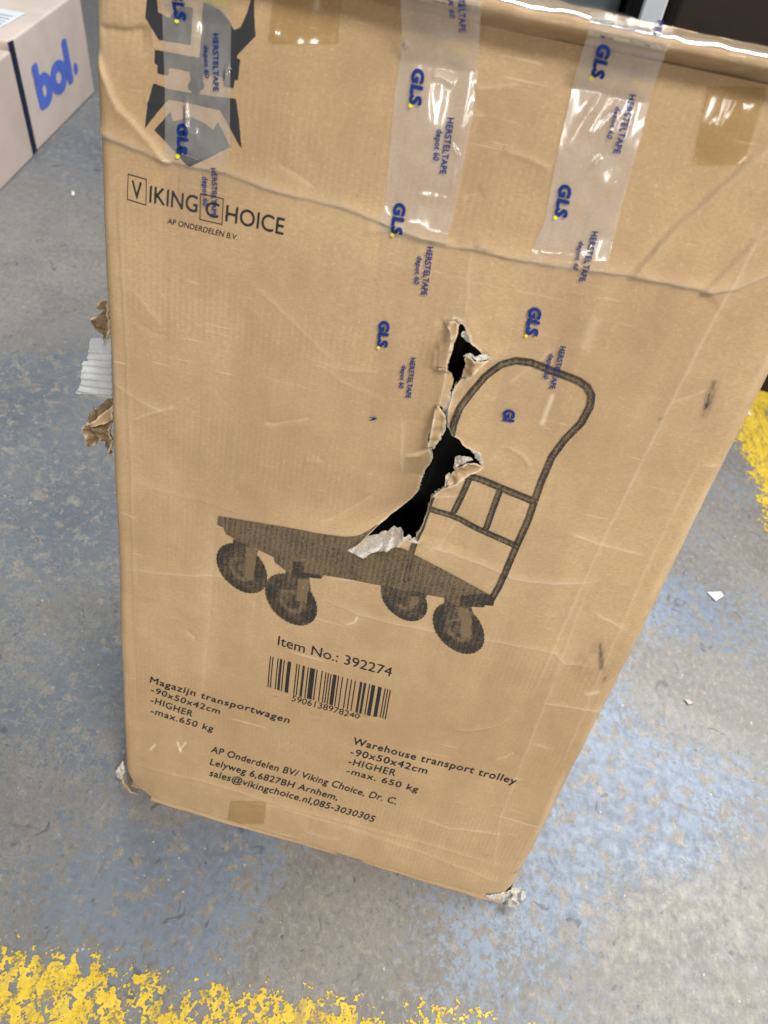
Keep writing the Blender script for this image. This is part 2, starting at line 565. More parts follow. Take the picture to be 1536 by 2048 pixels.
def marking(poly, dens, seed, cell):
    P = np.array(poly)
    lo, hi = P.min(0) - .01, P.max(0) + .01
    U, V, nu, nv = grid(lo[0], hi[0], lo[1], hi[1], cell)
    sd = sd_poly(np.stack([U, V], 1), P)
    n = fbm(U * 150 + 20 * V, V * 120, seed, 3) * 1.35 + fbm(U * 420, V * 420, seed + 9, 3) * 1.1 + fbm(U * 40, V * 40, seed + 3, 3) * 0.45
    f = np.clip(sd / 0.02, -3, 1) * 0.42 + dens(U, V) + n
    pts, faces, _ = clip_grid(U, V, nu, nv, f)
    z = np.full(len(pts), 0.0008)
    o = mesh_obj('floor_marking', np.stack([pts[:, 0], pts[:, 1], z], 1), faces, M_YELLOW)
    o['kind'] = 'structure'
    return o


wearpts = [(floor_at(90, 2000), .055, .20), (floor_at(160, 1935), .03, .06), (floor_at(360, 1990), .022, -.22), (floor_at(560, 2035), .055, .10), (floor_at(440, 1975), .03, .02), (floor_at(900, 2042), .06, .16), (floor_at(760, 2020), .03, -.15), (floor_at(20, 2040), .03, -.10)]


def dens_a(U, V):
    d = np.full_like(U, -0.33)
    for c, r, a in wearpts:
        d = d + (a + .0) * np.exp(-((U - c[0]) ** 2 + (V - c[1]) ** 2) / (r * r))
    return d + np.where(U > 0.60, -0.12, 0)


marking([(-.35, -.215), (-.05, -.190), (.05, -.176), (.2, -.158), (.45, -.127), (.62, -.110), (.62, -.24), (-.35, -.30)], dens_a, 3, 0.0011)
marking([tuple(floor_at(*p)) for p in ((1470, 770), (1466, 834), (1484, 893), (1517, 966), (1538, 1062))] + [(1.03, .72), (1.05, 1.0), (1.05, 1.32), (.85, 1.34)],
        lambda U, V: np.full_like(U, 0.0), 11, 0.0025)

# ------------------------------------------------------------------ front panel surface
HOLE_PX = [(927, 641), (935, 655), (941, 668), (944, 680), (953, 688), (960, 695), (967, 704), (981, 711), (964, 721), (949, 737), (936, 747), (925, 749),
           (913, 764), (907, 778), (905, 790), (900, 808), (897, 826), (900, 845), (905, 862), (914, 865), (923, 872), (928, 882), (935, 888), (942, 891), (950, 896),
           (959, 901), (966, 927), (949, 937), (930, 946), (914, 957), (892, 963), (886, 967), (874, 977), (866, 985), (861, 1000), (857, 1014), (852, 1028),
           (846, 1045), (836, 1060), (841, 1076), (827, 1070), (812, 1066), (803, 1078), (780, 1087), (745, 1094), (733, 1103), (702, 1096),
           (720, 1086), (743, 1070), (777, 1050), (812, 1033), (826, 1015), (834, 985), (842, 965), (857, 944), (859, 926), (856, 903), (853, 885), (858, 868),
           (868, 845), (878, 822), (884, 800), (890, 776), (895, 752), (896, 728), (899, 708), (903, 690), (910, 672), (917, 655), (920, 643)]
HOLE = TR(HOLE_PX)
CENTER = TR([(680, 1102), (702, 1095), (760, 1073), (820, 1047), (848, 1010), (866, 960), (880, 910), (895, 870), (896, 820), (905, 770), (915, 720), (923, 660), (927, 630)])
LOWEDGE = TR([(700, 1092), (743, 1070), (777, 1050), (812, 1033), (834, 985), (857, 944), (857, 905), (866, 850)])
LOWW = np.array([0.0, 0.35, 0.7, 1.0, 0.95, 0.62, 0.30, 0.0])
UPEDGE = TR([(868, 845), (884, 800), (895, 752), (898, 710), (912, 668), (922, 640)])

CREASES = [
    ([(888, 672), (886, 705), (884, 735)], .0030, .0022, .15, -.0022), ([(874, 690), (873, 715), (872, 735)], .0012, .0018, .1, -.0010), ([(862, 905), (835, 918), (806, 916)], .0016, .0025, .1, .0012), ([(806, 820), (804, 900), (800, 975)], .0006, .0012, .3, 0),
    # polyline px, amplitude m (+ outward ridge), width m, wear, step m
    ([(198, 268), (240, 283), (330, 322), (450, 345), (560, 383), (640, 402), (700, 418), (770, 447), (850, 476), (905, 492), (950, 496), (1040, 518), (1150, 533), (1260, 548), (1350, 565), (1420, 582), (1470, 575), (1500, 562), (1560, 535)], .0029, .0032, .85, .0018),  # main fold: wear value also paints its thin highlight
    ([(188, 95), (213, 155), (238, 212), (285, 262), (330, 312), (345, 330)], .0024, .0045, .3, -.0020),
    ([(186, 50), (238, 60), (300, 54)], -.0042, .006, .1, .002),
    ([(560, 20), (545, 90)], .0008, .003, .0, 0),
    ([(1560, 278), (1500, 318), (1440, 372), (1390, 418), (1345, 455), (1290, 520), (1250, 560)], .0020, .0050, .35, .0024),
    ([(1560, 440), (1490, 500), (1430, 560), (1400, 585)], .0026, .006, .3, .0018),
    ([(1545, 420), (1500, 505), (1425, 640), (1350, 790), (1290, 910), (1200, 1090), (1130, 1240), (1060, 1400)], .0010, .0028, .28, 0),
    ([(840, 1080), (900, 1098), (950, 1117), (1030, 1152), (1110, 1163), (1200, 1160)], .0013, .0026, .75, .0006),
    ([(840, 1078), (780, 1090)], .001, .002, .3, 0),
    ([(640, 1187), (720, 1222), (800, 1240), (880, 1256), (1000, 1276), (1110, 1300), (1130, 1322), (1200, 1332)], .0010, .0024, .6, .0005),
    ([(690, 1245), (712, 1238), (718, 1225)], .0008, .0015, .9, 0),
    ([(612, 1160), (598, 1188), (596, 1205), (606, 1222)], .0008, .0015, 1.0, 0),
    ([(236, 1138), (330, 1147), (430, 1150), (500, 1162), (560, 1170)], .0008, .0026, .5, .0004),
    ([(655, 1150), (760, 1160)], .0005, .002, .4, 0),
    ([(250, 1527), (330, 1546), (420, 1566), (520, 1600), (640, 1632), (760, 1665), (880, 1695), (1000, 1738)], .0016, .0032, .5, .0012),
    ([(480, 1608), (560, 1618), (700, 1660), (830, 1702), (930, 1740), (1005, 1775)], .0016, .0028, .5, .0016),
    ([(830, 1630), (900, 1655), (960, 1662), (1010, 1670)], .0008, .0024, .4, 0),
    ([(265, 575), (300, 620), (330, 650)], .0006, .003, .25, 0),
    ([(500, 560), (590, 640), (680, 730)], .0007, .004, .2, 0),
    ([(250, 960), (330, 985), (410, 1000), (500, 1030)], .0007, .0035, .3, .0004),
    ([(210, 760), (280, 800), (340, 830)], .0005, .003, .3, 0),
    ([(222, 330), (240, 560), (252, 900), (262, 1250), (280, 1500)], -.0010, .0045, .05, 0),
    ([(236, 330), (262, 900), (270, 1250)], .0006, .002, .22, 0),
    ([(430, 1000), (418, 1250), (405, 1420)], -.0006, .003, .1, 0),
    ([(945, 480), (930, 640)], .0005, .0015, .35, 0),
    ([(1190, 1130), (1100, 1380), (1000, 1640), (985, 1760)], .0006, .003, .2, 0),
    ([(1180, 1215), (1260, 1262)], .0009, .0025, .6, 0),
    ([(1130, 1060), (1200, 1085), (1290, 1110)], .0006, .0025, .5, 0),
    ([(1340, 805), (1390, 790), (1420, 775)], -.0008, .003, .3, 0),
    ([(1400, 930), (1440, 935)], .0008, .003, .5, 0),
    ([(930, 1030), (910, 1045), (880, 1085), (860, 1095)], -.0010, .004, .2, 0),
    ([(870, 970), (905, 955), (945, 945)], .0014, .003, .5, 0),
    ([(866, 984), (900, 985), (935, 983)], .0010, .002, .5, 0),
    ([(964, 722), (940, 748), (905, 780), (893, 830)], .0025, .004, .2, 0),
    ([(780, 800), (690, 760), (600, 700)], .0005, .0025, .18, 0),
    ([(1120, 1540), (1190, 1370), (1290, 1140), (1420, 880)], .0008, .004, .18, 0),
    ([(1080, 1400), (1190, 1420), (1235, 1440)], .0007, .0025, .5, 0),
    ([(1060, 1480), (1110, 1500)], .0006, .002, .4, 0),
]
rc = random.Random(5)
for _ in range(34):
    x = rc.uniform(250, 1300); y = rc.uniform(560, 1680) if rc.random() < .8 else rc.uniform(120, 500)
    if x > 1480 - (y - 560) * .42: continue
    ln = rc.uniform(25, 130); an = rc.gauss(.22, .35)
    bend = rc.uniform(-.35, .35)
    pl = [(x + ln * k / 4 * math.cos(an + bend * k / 4), y + ln * k / 4 * math.sin(an + bend * k / 4) + rc.uniform(-2, 2)) for k in range(5)]
    CREASES.append((pl, rc.choice([-1, 1, 1]) * rc.uniform(.0006, .0016), rc.uniform(.0014, .0026), rc.uniform(.08, .3), rc.uniform(-.0003, .0003)))
CR = [(TR(c[0]),) + c[1:] for c in CREASES]
SMUDGES = [  # px line, radius m, amount
    ([(1428, 765), (1408, 830)], .0022, 1.0), ([(1420, 790), (1414, 815)], .0028, .9), ([(1418, 668), (1414, 680)], .0014, .8),
    ([(1200, 1288), (1203, 1335)], .0024, 1.1), ([(1215, 1340), (1206, 1362)], .0012, 1.0), ([(1150, 1330), (1195, 1290)], .008, .35), ([(1165, 1345), (1215, 1345)], .012, .25),
    ([(1030, 1750), (1040, 1745)], .003, .6), ([(1318, 838), (1328, 830)], .0011, .7), ([(950, 490), (985, 500)], .0012, .6), ([(960, 487), (950, 478)], .002, .3),
    ([(545, 1390), (556, 1391)], .0007, .9), ([(480, 100), (500, 300)], .01, .05), ([(880, 700), (890, 560)], .012, .10), ([(700, 470), (690, 620)], .012, .14), ([(780, 690), (770, 560)], .012, .10),
    ([(1150, 560), (1110, 850)], .010, .14), ([(1340, 560), (1260, 760)], .010, .12), ([(1040, 240), (1240, 130)], .03, .12), ([(760, 100), (700, 0)], .02, .10),
    ([(1440, 700), (1420, 860)], .014, .12), ([(880, 1450), (870, 1520)], .02, .05), ([(265, 1370), (262, 1500)], .006, .10), ([(1130, 1370), (1100, 1500)], .01, .07)]
SM = [(TR(s[0]),) + s[1:] for s in SMUDGES]
WEARSPOTS = [([(1085, 845), (1105, 790)], .0016, .8), ([(1190, 640), (1170, 690)], .004, .25), ([(310, 1490), (300, 1500)], .0016, .7), ([(355, 1485), (362, 1502)], .0014, 1.0), ([(372, 1484), (360, 1500)], .001, .9),
             ([(1175, 1385), (1195, 1382)], .0022, .5), ([(925, 638), (910, 633)], .0016, .9)]
WS = [(TR(s[0]),) + s[1:] for s in WEARSPOTS]
RAD = 0.012


def surf(u, v, want=False):
    """height of the dented front panel above its plane (outward +)"""
    u = np.asarray(u, float); v = np.asarray(v, float)
    P = np.stack([u, v], 1)
    h = 0.006 * fbm(u * 5, v * 5, 3, 2) + 0.0036 * fbm(u * 17, v * 17, 8, 3) + 0.0008 * fbm(u * 60, v * 30, 4, 2)
    h = h + 0.006 * np.sin(np.clip(v / H, 0, 1) * math.pi) * np.sin(np.clip(u / W, 0, 1) * math.pi)
    top = np.clip((v - 0.60) / 0.28, 0, 1)
    h = h + top * (0.006 + 0.007 * np.exp(-np.minimum(u, W - u) / 0.05)) * fbm(u * 9 + v * 4, v * 7 - u * 3, 21, 2)
    wear = np.zeros(len(u)); dirt = np.zeros(len(u))
    for poly, amp, wd, we, step in CR:
        lo = poly.min(0) - wd * 6; hi = poly.max(0) + wd * 6
        k = np.where((u > lo[0]) & (u < hi[0]) & (v > lo[1]) & (v < hi[1]))[0]
        if not len(k): continue
        jit = 0.0016 * fbm(u[k] * 120, v[k] * 120, 31, 2)
        d, par, side = seg_dist(P[k] + jit[:, None], poly)
        n = len(poly) - 1
        fade = np.clip(np.minimum(par, n - par) / max(0.35, n * 0.12), 0, 1)
        fade = fade * (0.75 + 0.5 * vnoise(u[k] * 60, v[k] * 60, 12))
        if n >= 18: fade = 0.75 + 0.5 * vnoise(u[k] * 50, v[k] * 50, 12)
        de = np.sqrt(d * d + 0.0011 ** 2) - 0.0011
        h[k] += fade * (0.75 * amp * np.exp(-de / wd) + step * np.tanh(side * d / 0.0014) * np.exp(-d / (wd * 2.6)))
        wear[k] += 0.8 * we * fade * np.exp(-(d / 0.00095) ** 2) + 0.14 * we * fade * np.exp(-(d / (0.0045)) ** 2)
    # the side of the rip that was pushed in, and the one that stands out
    dc, _, side = seg_dist(P, CENTER)
    left = np.clip(0.5 + side * dc / 0.009, 0, 1)
    near = np.where(np.hypot(u - LOWEDGE[:, 0].mean(), v - LOWEDGE[:, 1].mean()) < 0.20)[0]
    if len(near):
        dep = np.zeros(len(near))
        for k in np.linspace(0, len(LOWW) - 1, 50):
            cu_ = np.interp(k, range(len(LOWW)), LOWEDGE[:, 0]); cv_ = np.interp(k, range(len(LOWW)), LOWEDGE[:, 1])
            dd_ = np.hypot(u[near] - cu_, v[near] - cv_)
            dep = np.maximum(dep, np.interp(k, range(len(LOWW)), LOWW) * np.exp(-(dd_ / 0.024) ** 1.5))
        h[near] -= 0.034 * left[near] * dep
    d2, par2, _ = seg_dist(P, UPEDGE)
    w2 = np.clip(np.minimum(par2 + .3, 5.3 - par2), 0, 1)
    h = h + 0.005 * w2 * left * np.exp(-(d2 / 0.012) ** 1.4)
    d3, _, _ = seg_dist(P, HOLE, True)
    h = h + 0.0035 * (1 - left) * np.exp(-(d3 / 0.010) ** 1.3) * (0.4 + 1.2 * vnoise(u * 90, v * 90, 44))
    # rounded edges
    for e in (u, W - u):
        x = np.clip(RAD - e, 0, RAD)
        h = h - (RAD - np.sqrt(np.maximum(RAD * RAD - x * x, 0)))
    x = np.clip(0.008 - v, 0, 0.008)
    h = h - (0.008 - np.sqrt(np.maximum(0.008 ** 2 - x * x, 0)))
    # crushed bottom left corner
    h = h - 0.012 * np.exp(-((u / 0.03) ** 2 + (v / 0.035) ** 2))
    # last strip under the rolled rim sinks in
    h = h - 0.004 * np.exp(-np.maximum(H - v, 0) / 0.010)
    if not want: return h
    for poly, r, a in SM:
        d, _, _ = seg_dist(P, poly)
        dirt = dirt + 0.72 * a * np.exp(-(d / r) ** 2)
    for poly, r, a in WS:
        d, _, _ = seg_dist(P, poly)
        wear = wear + a * np.exp(-(d / r) ** 2)
    edge = np.minimum(u, W - u)
    wear = wear + 0.30 * np.exp(-((edge - 0.006) / 0.004) ** 2) * np.clip(vnoise(u * 90, v * 25, 6) * 2 - .7, 0, 1)
    wear = wear + 0.7 * np.exp(-(d3 / 0.0012) ** 2)
    return h, wear, dirt


def on_panel(u, v, off=0.0):
    return to_world(u, v, surf(u, v) + off)


box = thing('cardboard_box', 'tall brown cardboard box with a ripped hole, black trolley print and clear repair tape', 'cardboard box', ROOT0)
U, V, nu, nv = grid(0, W, 0, H, 0.0011)
jag = 0.0016 * fbm(U * 260, V * 260, 77, 3)
sdh = sd_poly(np.stack([U, V], 1), HOLE)
CORNER = TR([(985, 1830), (988, 1806), (1000, 1795), (1012, 1785), (1030, 1775), (1060, 1760), (1060, 1840)])
sdc = sd_poly(np.stack([U, V], 1), CORNER)
CORNER2 = TR([(200, 1530), (247, 1534), (251, 1560), (262, 1578), (300, 1600), (250, 1640), (200, 1600)])
sdc2 = sd_poly(np.stack([U, V], 1), CORNER2)
f = np.minimum(np.minimum(-sdh, -sdc), -sdc2) + jag * np.exp(-np.minimum(np.abs(sdh), np.abs(sdc)) / 0.004)
pts, faces, segs = clip_grid(U, V, nu, nv, f)
h, wear, dirt = surf(pts[:, 0], pts[:, 1], True)
front = mesh_obj('front_panel', to_world(pts[:, 0], pts[:, 1], h), faces, M_CARD, box, ROOT0, attrs={'wear': wear, 'dirt': dirt})

# torn edge of the board round the hole
ev = []; ef = []; seen = {}
for a, b in segs:
    if pts[a][1] < 0.2: continue
    q = []
    for k in (a, b):
        if k not in seen:
            uu, vv = pts[k]
            j = (random.random() - .5) * 0.0022
            seen[k] = len(ev)
            ev.append((uu, vv, h[k] - 0.0001)); ev.append((uu + j, vv + (random.random() - .5) * .0022, h[k] - 0.0028 - random.random() * 0.0022))
        q.append(seen[k])
    ef.append([q[0], q[1], q[1] + 1, q[0] + 1])
ev = np.array(ev)
mesh_obj('torn_edge', to_world(ev[:, 0], ev[:, 1], ev[:, 2]), ef, M_TORN, front, ROOT0, smooth=False)


# other faces of the carton
def sheet(name, corners, mat, n=24, amp=0.004, seed=1, parent=box):
    """quad of 4 (u,v,h) corners with slight buckling"""
    c = np.array(corners, float)
    s, t = np.meshgrid(np.linspace(0, 1, n), np.linspace(0, 1, n))
    s = s.ravel(); t = t.ravel()
    p = ((1 - s) * (1 - t))[:, None] * c[0] + (s * (1 - t))[:, None] * c[1] + (s * t)[:, None] * c[2] + ((1 - s) * t)[:, None] * c[3]
    e = np.minimum(np.minimum(s, 1 - s), np.minimum(t, 1 - t))
    b = amp * fbm(s * 5, t * 5, seed, 3) * np.clip(e * 8, 0, 1)
    nrm = np.cross(c[1] - c[0], c[3] - c[0]); nrm /= np.linalg.norm(nrm)
    p = p + b[:, None] * nrm
    fs = []
    for j in range(n - 1):
        for i in range(n - 1):
            fs.append([j * n + i, j * n + i + 1, (j + 1) * n + i + 1, (j + 1) * n + i])
    return mesh_obj(name, to_world(p[:, 0], p[:, 1], p[:, 2]), fs, mat, parent, ROOT0)


# the floor meets a point (v,h) where v*CS + h*SN = 0
VB = D * SN / CS
sheet('side_panel', [(0.0005, 0.002, -RAD), (0.003, VB, -D), (0.003, H + .014, -D), (0.0005, H + .012, -RAD)], M_CARD2, seed=2)
sheet('side_panel', [(W - .0005, 0.002, -RAD), (W - .003, VB, -D), (W - .003, H + .014, -D), (W - .0005, H + .012, -RAD)], M_CARD2, seed=3)
sheet('back_panel', [(0.003, VB, -D), (W - .003, VB, -D), (W - .003, H + .014, -D), (.003, H + .014, -D)], M_CARD2, seed=4)
sheet('bottom_panel', [(0.004, .0045, -.010), (W - .004, .0045, -.010), (W - .004, VB + .001, -D + .003), (.004, VB + .001, -D + .003)], M_CARD2, seed=5, amp=0.0)
sheet('hole_dark_sheet', [(0.012, .05, -.075), (W - .012, .05, -.075), (W - .012, H - .01, -.055), (.012, H - .01, -.055)], M_BLACK, seed=6)  # added black sheet standing in for the darkness inside the box

# rolled rim of the closed lid
PROF = [(-.004, -.0055), (-.0012, -.0047), (.0008, -.002), (.0026, .004), (.0044, .0135), (.0065, .0205), (.0090, .0230), (.0118, .0216), (.0143, .0165), (.0160, .008), (.0170, -.002), (.0180, -.014), (.0186, -.035), (.0186, -.10), (.0186, -.20), (.0186, -D)]
LIPN = 150


def rim_point(u, k, off=0.0):
    dv, hh = PROF[k]
    kk = k / (len(PROF) - 1)
    n1 = fbm(np.array([u * 14]), np.array([kk * 3]), 61, 3)[0]
    n2 = fbm(np.array([u * 60]), np.array([kk * 9]), 62, 3)[0]
    amp = 1.0 if 2 < k < 12 else 0.3
    a = PROF[max(0, k - 1)]; b = PROF[min(len(PROF) - 1, k + 1)]
    tx, ty = b[0] - a[0], b[1] - a[1]
    L = math.hypot(tx, ty)
    nx, ny = -ty / L, tx / L         # outward of the roll
    if k < 11: nx, ny = -nx, -ny
    nx, ny = -(ty) / L, (tx) / L
    o = off + amp * (0.005 * n1 + 0.0045 * n2)
    return dv - abs(nx) * 0 + o * (0.3 if k < 11 else 1.0), hh + o * (1.0 if 1 < k < 11 else 0.0)


rv = []
for i in range(LIPN + 1):
    u = W * i / LIPN
    for k in range(len(PROF)):
        dv, hh = rim_point(u, k)
        rv.append((u, H + dv, hh))
rv = np.array(rv); K = len(PROF)
rf = [[i * K + k, i * K + k + 1, (i + 1) * K + k + 1, (i + 1) * K + k] for i in range(LIPN) for k in range(K - 1)]
rim = mesh_obj('lid_rim', to_world(rv[:, 0], rv[:, 1], rv[:, 2]), rf, M_CARD2, box, ROOT0,
               attrs={'wear': 0.25 * np.clip(vnoise(rv[:, 0] * 120, rv[:, 2] * 200, 5) * 2 - 1, 0, 1), 'dirt': np.zeros(len(rv))})
# clear sealing tape wrapped over the rim
rv = []; lf = []
K0, K1 = 5, 11
for i in range(LIPN + 1):
    u = 0.02 + (W - 0.02) * i / LIPN
    for k in range(K0, K1 + 1):
        dv, hh = rim_point(u, k, 0.0012 + 0.0018 * max(0, fbm(np.array([u * 45]), np.array([k * .6]), 15, 3)[0]))
        rv.append((u, H + dv, hh)); lf.append(0.10 if k < 7 else (0.25 if k < 8 else 0.35))
rv = np.array(rv); K = K1 - K0 + 1
rf = [[i * K + k, i * K + k + 1, (i + 1) * K + k + 1, (i + 1) * K + k] for i in range(LIPN) for k in range(K - 1)]
mesh_obj('sealing_tape', to_world(rv[:, 0], rv[:, 1], rv[:, 2]), rf, M_FILM, box, ROOT0, attrs={'lift': np.array(lf)})


def rim_front(u, v):
    """front outline of the rim as a height over the panel plane"""
    return np.interp(v - H, [-.004, -.0012, .0008, .0026, .0044, .0065, .0090, .0118, .0143, .0160, .0170, .0180], [-.0055, -.0047, -.002, .004, .0135, .0208, .0236, .0224, .0175, .0088, -.001, -.012])


# ------------------------------------------------------------------ repair tapes
def poly_at(line, py):
    l = sorted(line, key=lambda q: q[1])
    return np.interp(py, [q[1] for q in l], [q[0] for q in l])


def tape_height(u, v, wr, bridged=True):
    h = surf(u, np.minimum(v, H))
    if not bridged: v = np.minimum(v, H - .03)
    up = np.clip((v - (H - 0.032)) / 0.039, 0, 1)
    bridge = 0.0200 * up * up * (3 - 2 * up) - 0.001
    h = np.where(v > H - 0.032, np.maximum(np.where(v > H, rim_front(u, v), h), np.where(v > H - 0.0325, bridge, -1) - 0.0), h)
    P = np.stack([u, v], 1)
    for poly, amp, wd in wr:
        d, par, _ = seg_dist(P, poly)
        n = len(poly) - 1
        fade = np.clip(np.minimum(par, n - par) / (0.5 * n), 0, 1)
        h = h + amp * fade * np.exp(-(d / wd) ** 2)
    return h


TAPES = []


def make_tape(left, right, y0, y1, lifty, wr_px, seed, name='repair_tape', mat=None, tone=(1.0, 0.085), nu=56):
    ys = np.arange(y0, y1 + .1, 3.0)
    wr = [(TR(p), a, wd) for p, a, wd in wr_px]
    rows = []; lift = []
    for y in ys:
        L = trace(poly_at(left, y), y); R = trace(poly_at(right, y), y)
        for i in range(nu + 1):
            s = i / nu
            rows.append(L * (1 - s) + R * s)
            skew = poly_at(left, y) * (1 - s) + poly_at(right, y) * s
            yb = lifty + (s - .5) * 22
            k = 1 / (1 + math.exp(-(yb - y) / 9.0))
            lift.append(tone[1] + (tone[0] - tone[1]) * k)
    P = np.array(rows)
    P[:, 1] = np.minimum(P[:, 1], H + .0176)
    h = tape_height(P[:, 0], P[:, 1], wr, name == 'repair_tape') + 0.0006
    lf = np.array(lift)
    lf = lf * (1 - 0.35 * np.clip((P[:, 1] - (H - .010)) / .008, 0, 1))
    h = h + lf * (0.0007 + 0.0009 * fbm(P[:, 0] * 75, P[:, 1] * 9, seed, 2))
    n = nu + 1
    fs = [[j * n + i, j * n + i + 1, (j + 1) * n + i + 1, (j + 1) * n + i] for j in range(len(ys) - 1) for i in range(nu)]
    o = mesh_obj(name, to_world(P[:, 0], P[:, 1], h), fs, mat or M_FILM, box, ROOT0, attrs={'lift': lf})
    TAPES.append((o, wr))
    return o, wr


T1 = make_tape([(325, -40), (325, 0), (331, 170), (331, 436), (331, 460)], [(464, -40), (464, 0), (463, 290), (456, 345), (447, 450)], -40, 448, 318,
               [([(372, 170), (374, 230), (370, 330)], .0012, .0018), ([(330, 308), (370, 300), (420, 320), (458, 348)], .0022, .0020), ([(365, 310), (362, 380), (366, 440)], .0012, .0012), ([(412, 320), (407, 380)], .0010, .0010),
                ([(458, 120), (456, 150), (452, 180)], .0016, .002), ([(390, 0), (392, 120)], .0010, .004)], 5)
T2 = make_tape([(816, -50), (811, 60), (790, 190), (773, 400), (762, 445), (750, 650), (742, 835)], [(975, -50), (965, 60), (948, 220), (920, 370), (905, 440), (897, 470), (868, 650), (838, 850)], -46, 836, 462,
               [([(840, 40), (832, 130), (818, 260), (803, 345)], .0010, .0060), ([(872, 40), (866, 130), (858, 210), (846, 310)], .0013, .0060), ([(880, 55), (878, 120), (870, 170)], .0005, .0018),
                ([(900, 275), (915, 305), (921, 318)], .0010, .0010), ([(815, 460), (860, 470), (900, 485)], .0010, .002), ([(948, 80), (932, 220), (905, 400)], .0010, .0050), ([(818, 75), (816, 90), (824, 84)], .0012, .0015),
                ([(815, 388), (870, 392), (905, 398)], .0006, .002), ([(912, 330), (905, 400)], .0008, .0012)], 6)
T3 = make_tape([(1180, 40), (1170, 80), (1155, 130), (1110, 330), (1090, 440), (1062, 500), (1030, 640), (985, 835)], [(1345, 40), (1335, 70), (1312, 140), (1285, 250), (1240, 420), (1215, 520), (1180, 640), (1110, 850)], 26, 836, 510,
               [([(1235, 135), (1200, 190), (1170, 240), (1138, 305)], .0015, .0040), ([(1255, 160), (1225, 225), (1175, 280)], .0013, .0040), ([(1180, 340), (1200, 310)], .0010, .0015), ([(1100, 350), (1090, 440)], .0008, .0016),
                ([(1270, 180), (1220, 300)], .0010, .004), ([(1070, 505), (1120, 515), (1200, 530)], .0014, .0015)], 7)
make_tape([(1413, 170), (1385, 320)], [(1530, 190), (1480, 345)], 172, 330, 500,
          [([(1475, 190), (1445, 260), (1432, 320)], .0008, .0022), ([(1455, 195), (1425, 290), (1412, 316)], .0007, .0018), ([(1490, 215), (1525, 235)], .0007, .0020)], 8, 'brown_tape', M_BROWNFILM, nu=44)
make_tape([(547, -40), (540, 78)], [(686, -40), (676, 110)], -36, 88, 500, [([(545, 80), (600, 88), (670, 98)], .0008, .001)], 9, 'brown_tape', M_BROWNFILM, nu=44)
make_tape([(462, 1590), (452, 1650)], [(534, 1600), (524, 1670)], 1602, 1652, 1990, [], 10, 'brown_tape', M_BROWNFILM, tone=(.0, .0), nu=24)


# ------------------------------------------------------------------ lettering
CAP = 0.682
_SEG = {}


def text_segments(body, spacing=1.0):
    """outline segments of a line of text, in em units"""
    if (body, spacing) in _SEG: return _SEG[(body, spacing)]
    c = bpy.data.curves.new('lettering', 'FONT')
    c.body = body; c.size = 1.0; c.space_character = spacing; c.resolution_u = 5
    o = bpy.data.objects.new('lettering', c)
    COL.objects.link(o)
    dg = bpy.context.evaluated_depsgraph_get()
    me = bpy.data.meshes.new_from_object(o.evaluated_get(dg))
    vs = np.array([v.co[:2] for v in me.vertices])
    cnt = {}
    for p in me.polygons:
        for k in p.edge_keys: cnt[k] = cnt.get(k, 0) + 1
    sg = np.array([[vs[a], vs[b]] for (a, b), n in cnt.items() if n == 1])
    bpy.data.objects.remove(o); bpy.data.curves.remove(c); bpy.data.meshes.remove(me)
    _SEG[(body, spacing)] = sg
    return sg


def fit_text(body, O, E, T, at=trace, bold=0.0, slant=0.0, spacing=1.0, res=13, rough=0.012, cut=None):
    """line of text as fine faces: O baseline start, E baseline end, T cap height above O"""
    sg = text_segments(body, spacing)
    x0, x1 = sg[:, :, 0].min(), sg[:, :, 0].max()
    y0, y1 = sg[:, :, 1].min(), sg[:, :, 1].max()
    U, V, nu, nv = grid(x0 - .06, x1 + .06, y0 - .06, y1 + .06, CAP / res)
    d = np.full(len(U), 1e9); ins = np.zeros(len(U), bool)
    order = np.argsort(U, kind='stable'); us = U[order]
    for (a, b) in sg:
        m0, m1 = min(a[0], b[0]) - .16, max(a[0], b[0]) + .16
        i0, i1 = np.searchsorted(us, [m0, m1]); k = order[i0:i1]
        e = b - a
        t = np.clip(((U[k] - a[0]) * e[0] + (V[k] - a[1]) * e[1]) / (e @ e + 1e-15), 0, 1)
        d[k] = np.minimum(d[k], np.hypot(U[k] - a[0] - t * e[0], V[k] - a[1] - t * e[1]))
        i0, i1 = np.searchsorted(us, [min(a[0], b[0]), max(a[0], b[0])], side='left')
        k = order[i0:i1]
        if len(k) and abs(e[0]) > 1e-12:
            yi = a[1] + (U[k] - a[0]) / e[0] * e[1]
            ins[k] ^= yi > V[k]
    d = np.minimum(d, .3)
    f = np.where(ins, d, -d) + bold + rough * fbm(U * 14 + x1, V * 14, len(body), 2)
    if cut: f = np.minimum(f, (cut - U / x1) * 0.5)
    pts, faces, _ = clip_grid(U, V, nu, nv, f)
    o = np.array(at(*O)); e = np.array(at(*E)); t = np.array(at(*T))
    s_ = (pts[:, 0] + slant * pts[:, 1] - x0) / (x1 - x0); k = pts[:, 1] / CAP
    return o + s_[:, None] * (e - o) + k[:, None] * (t - o), faces


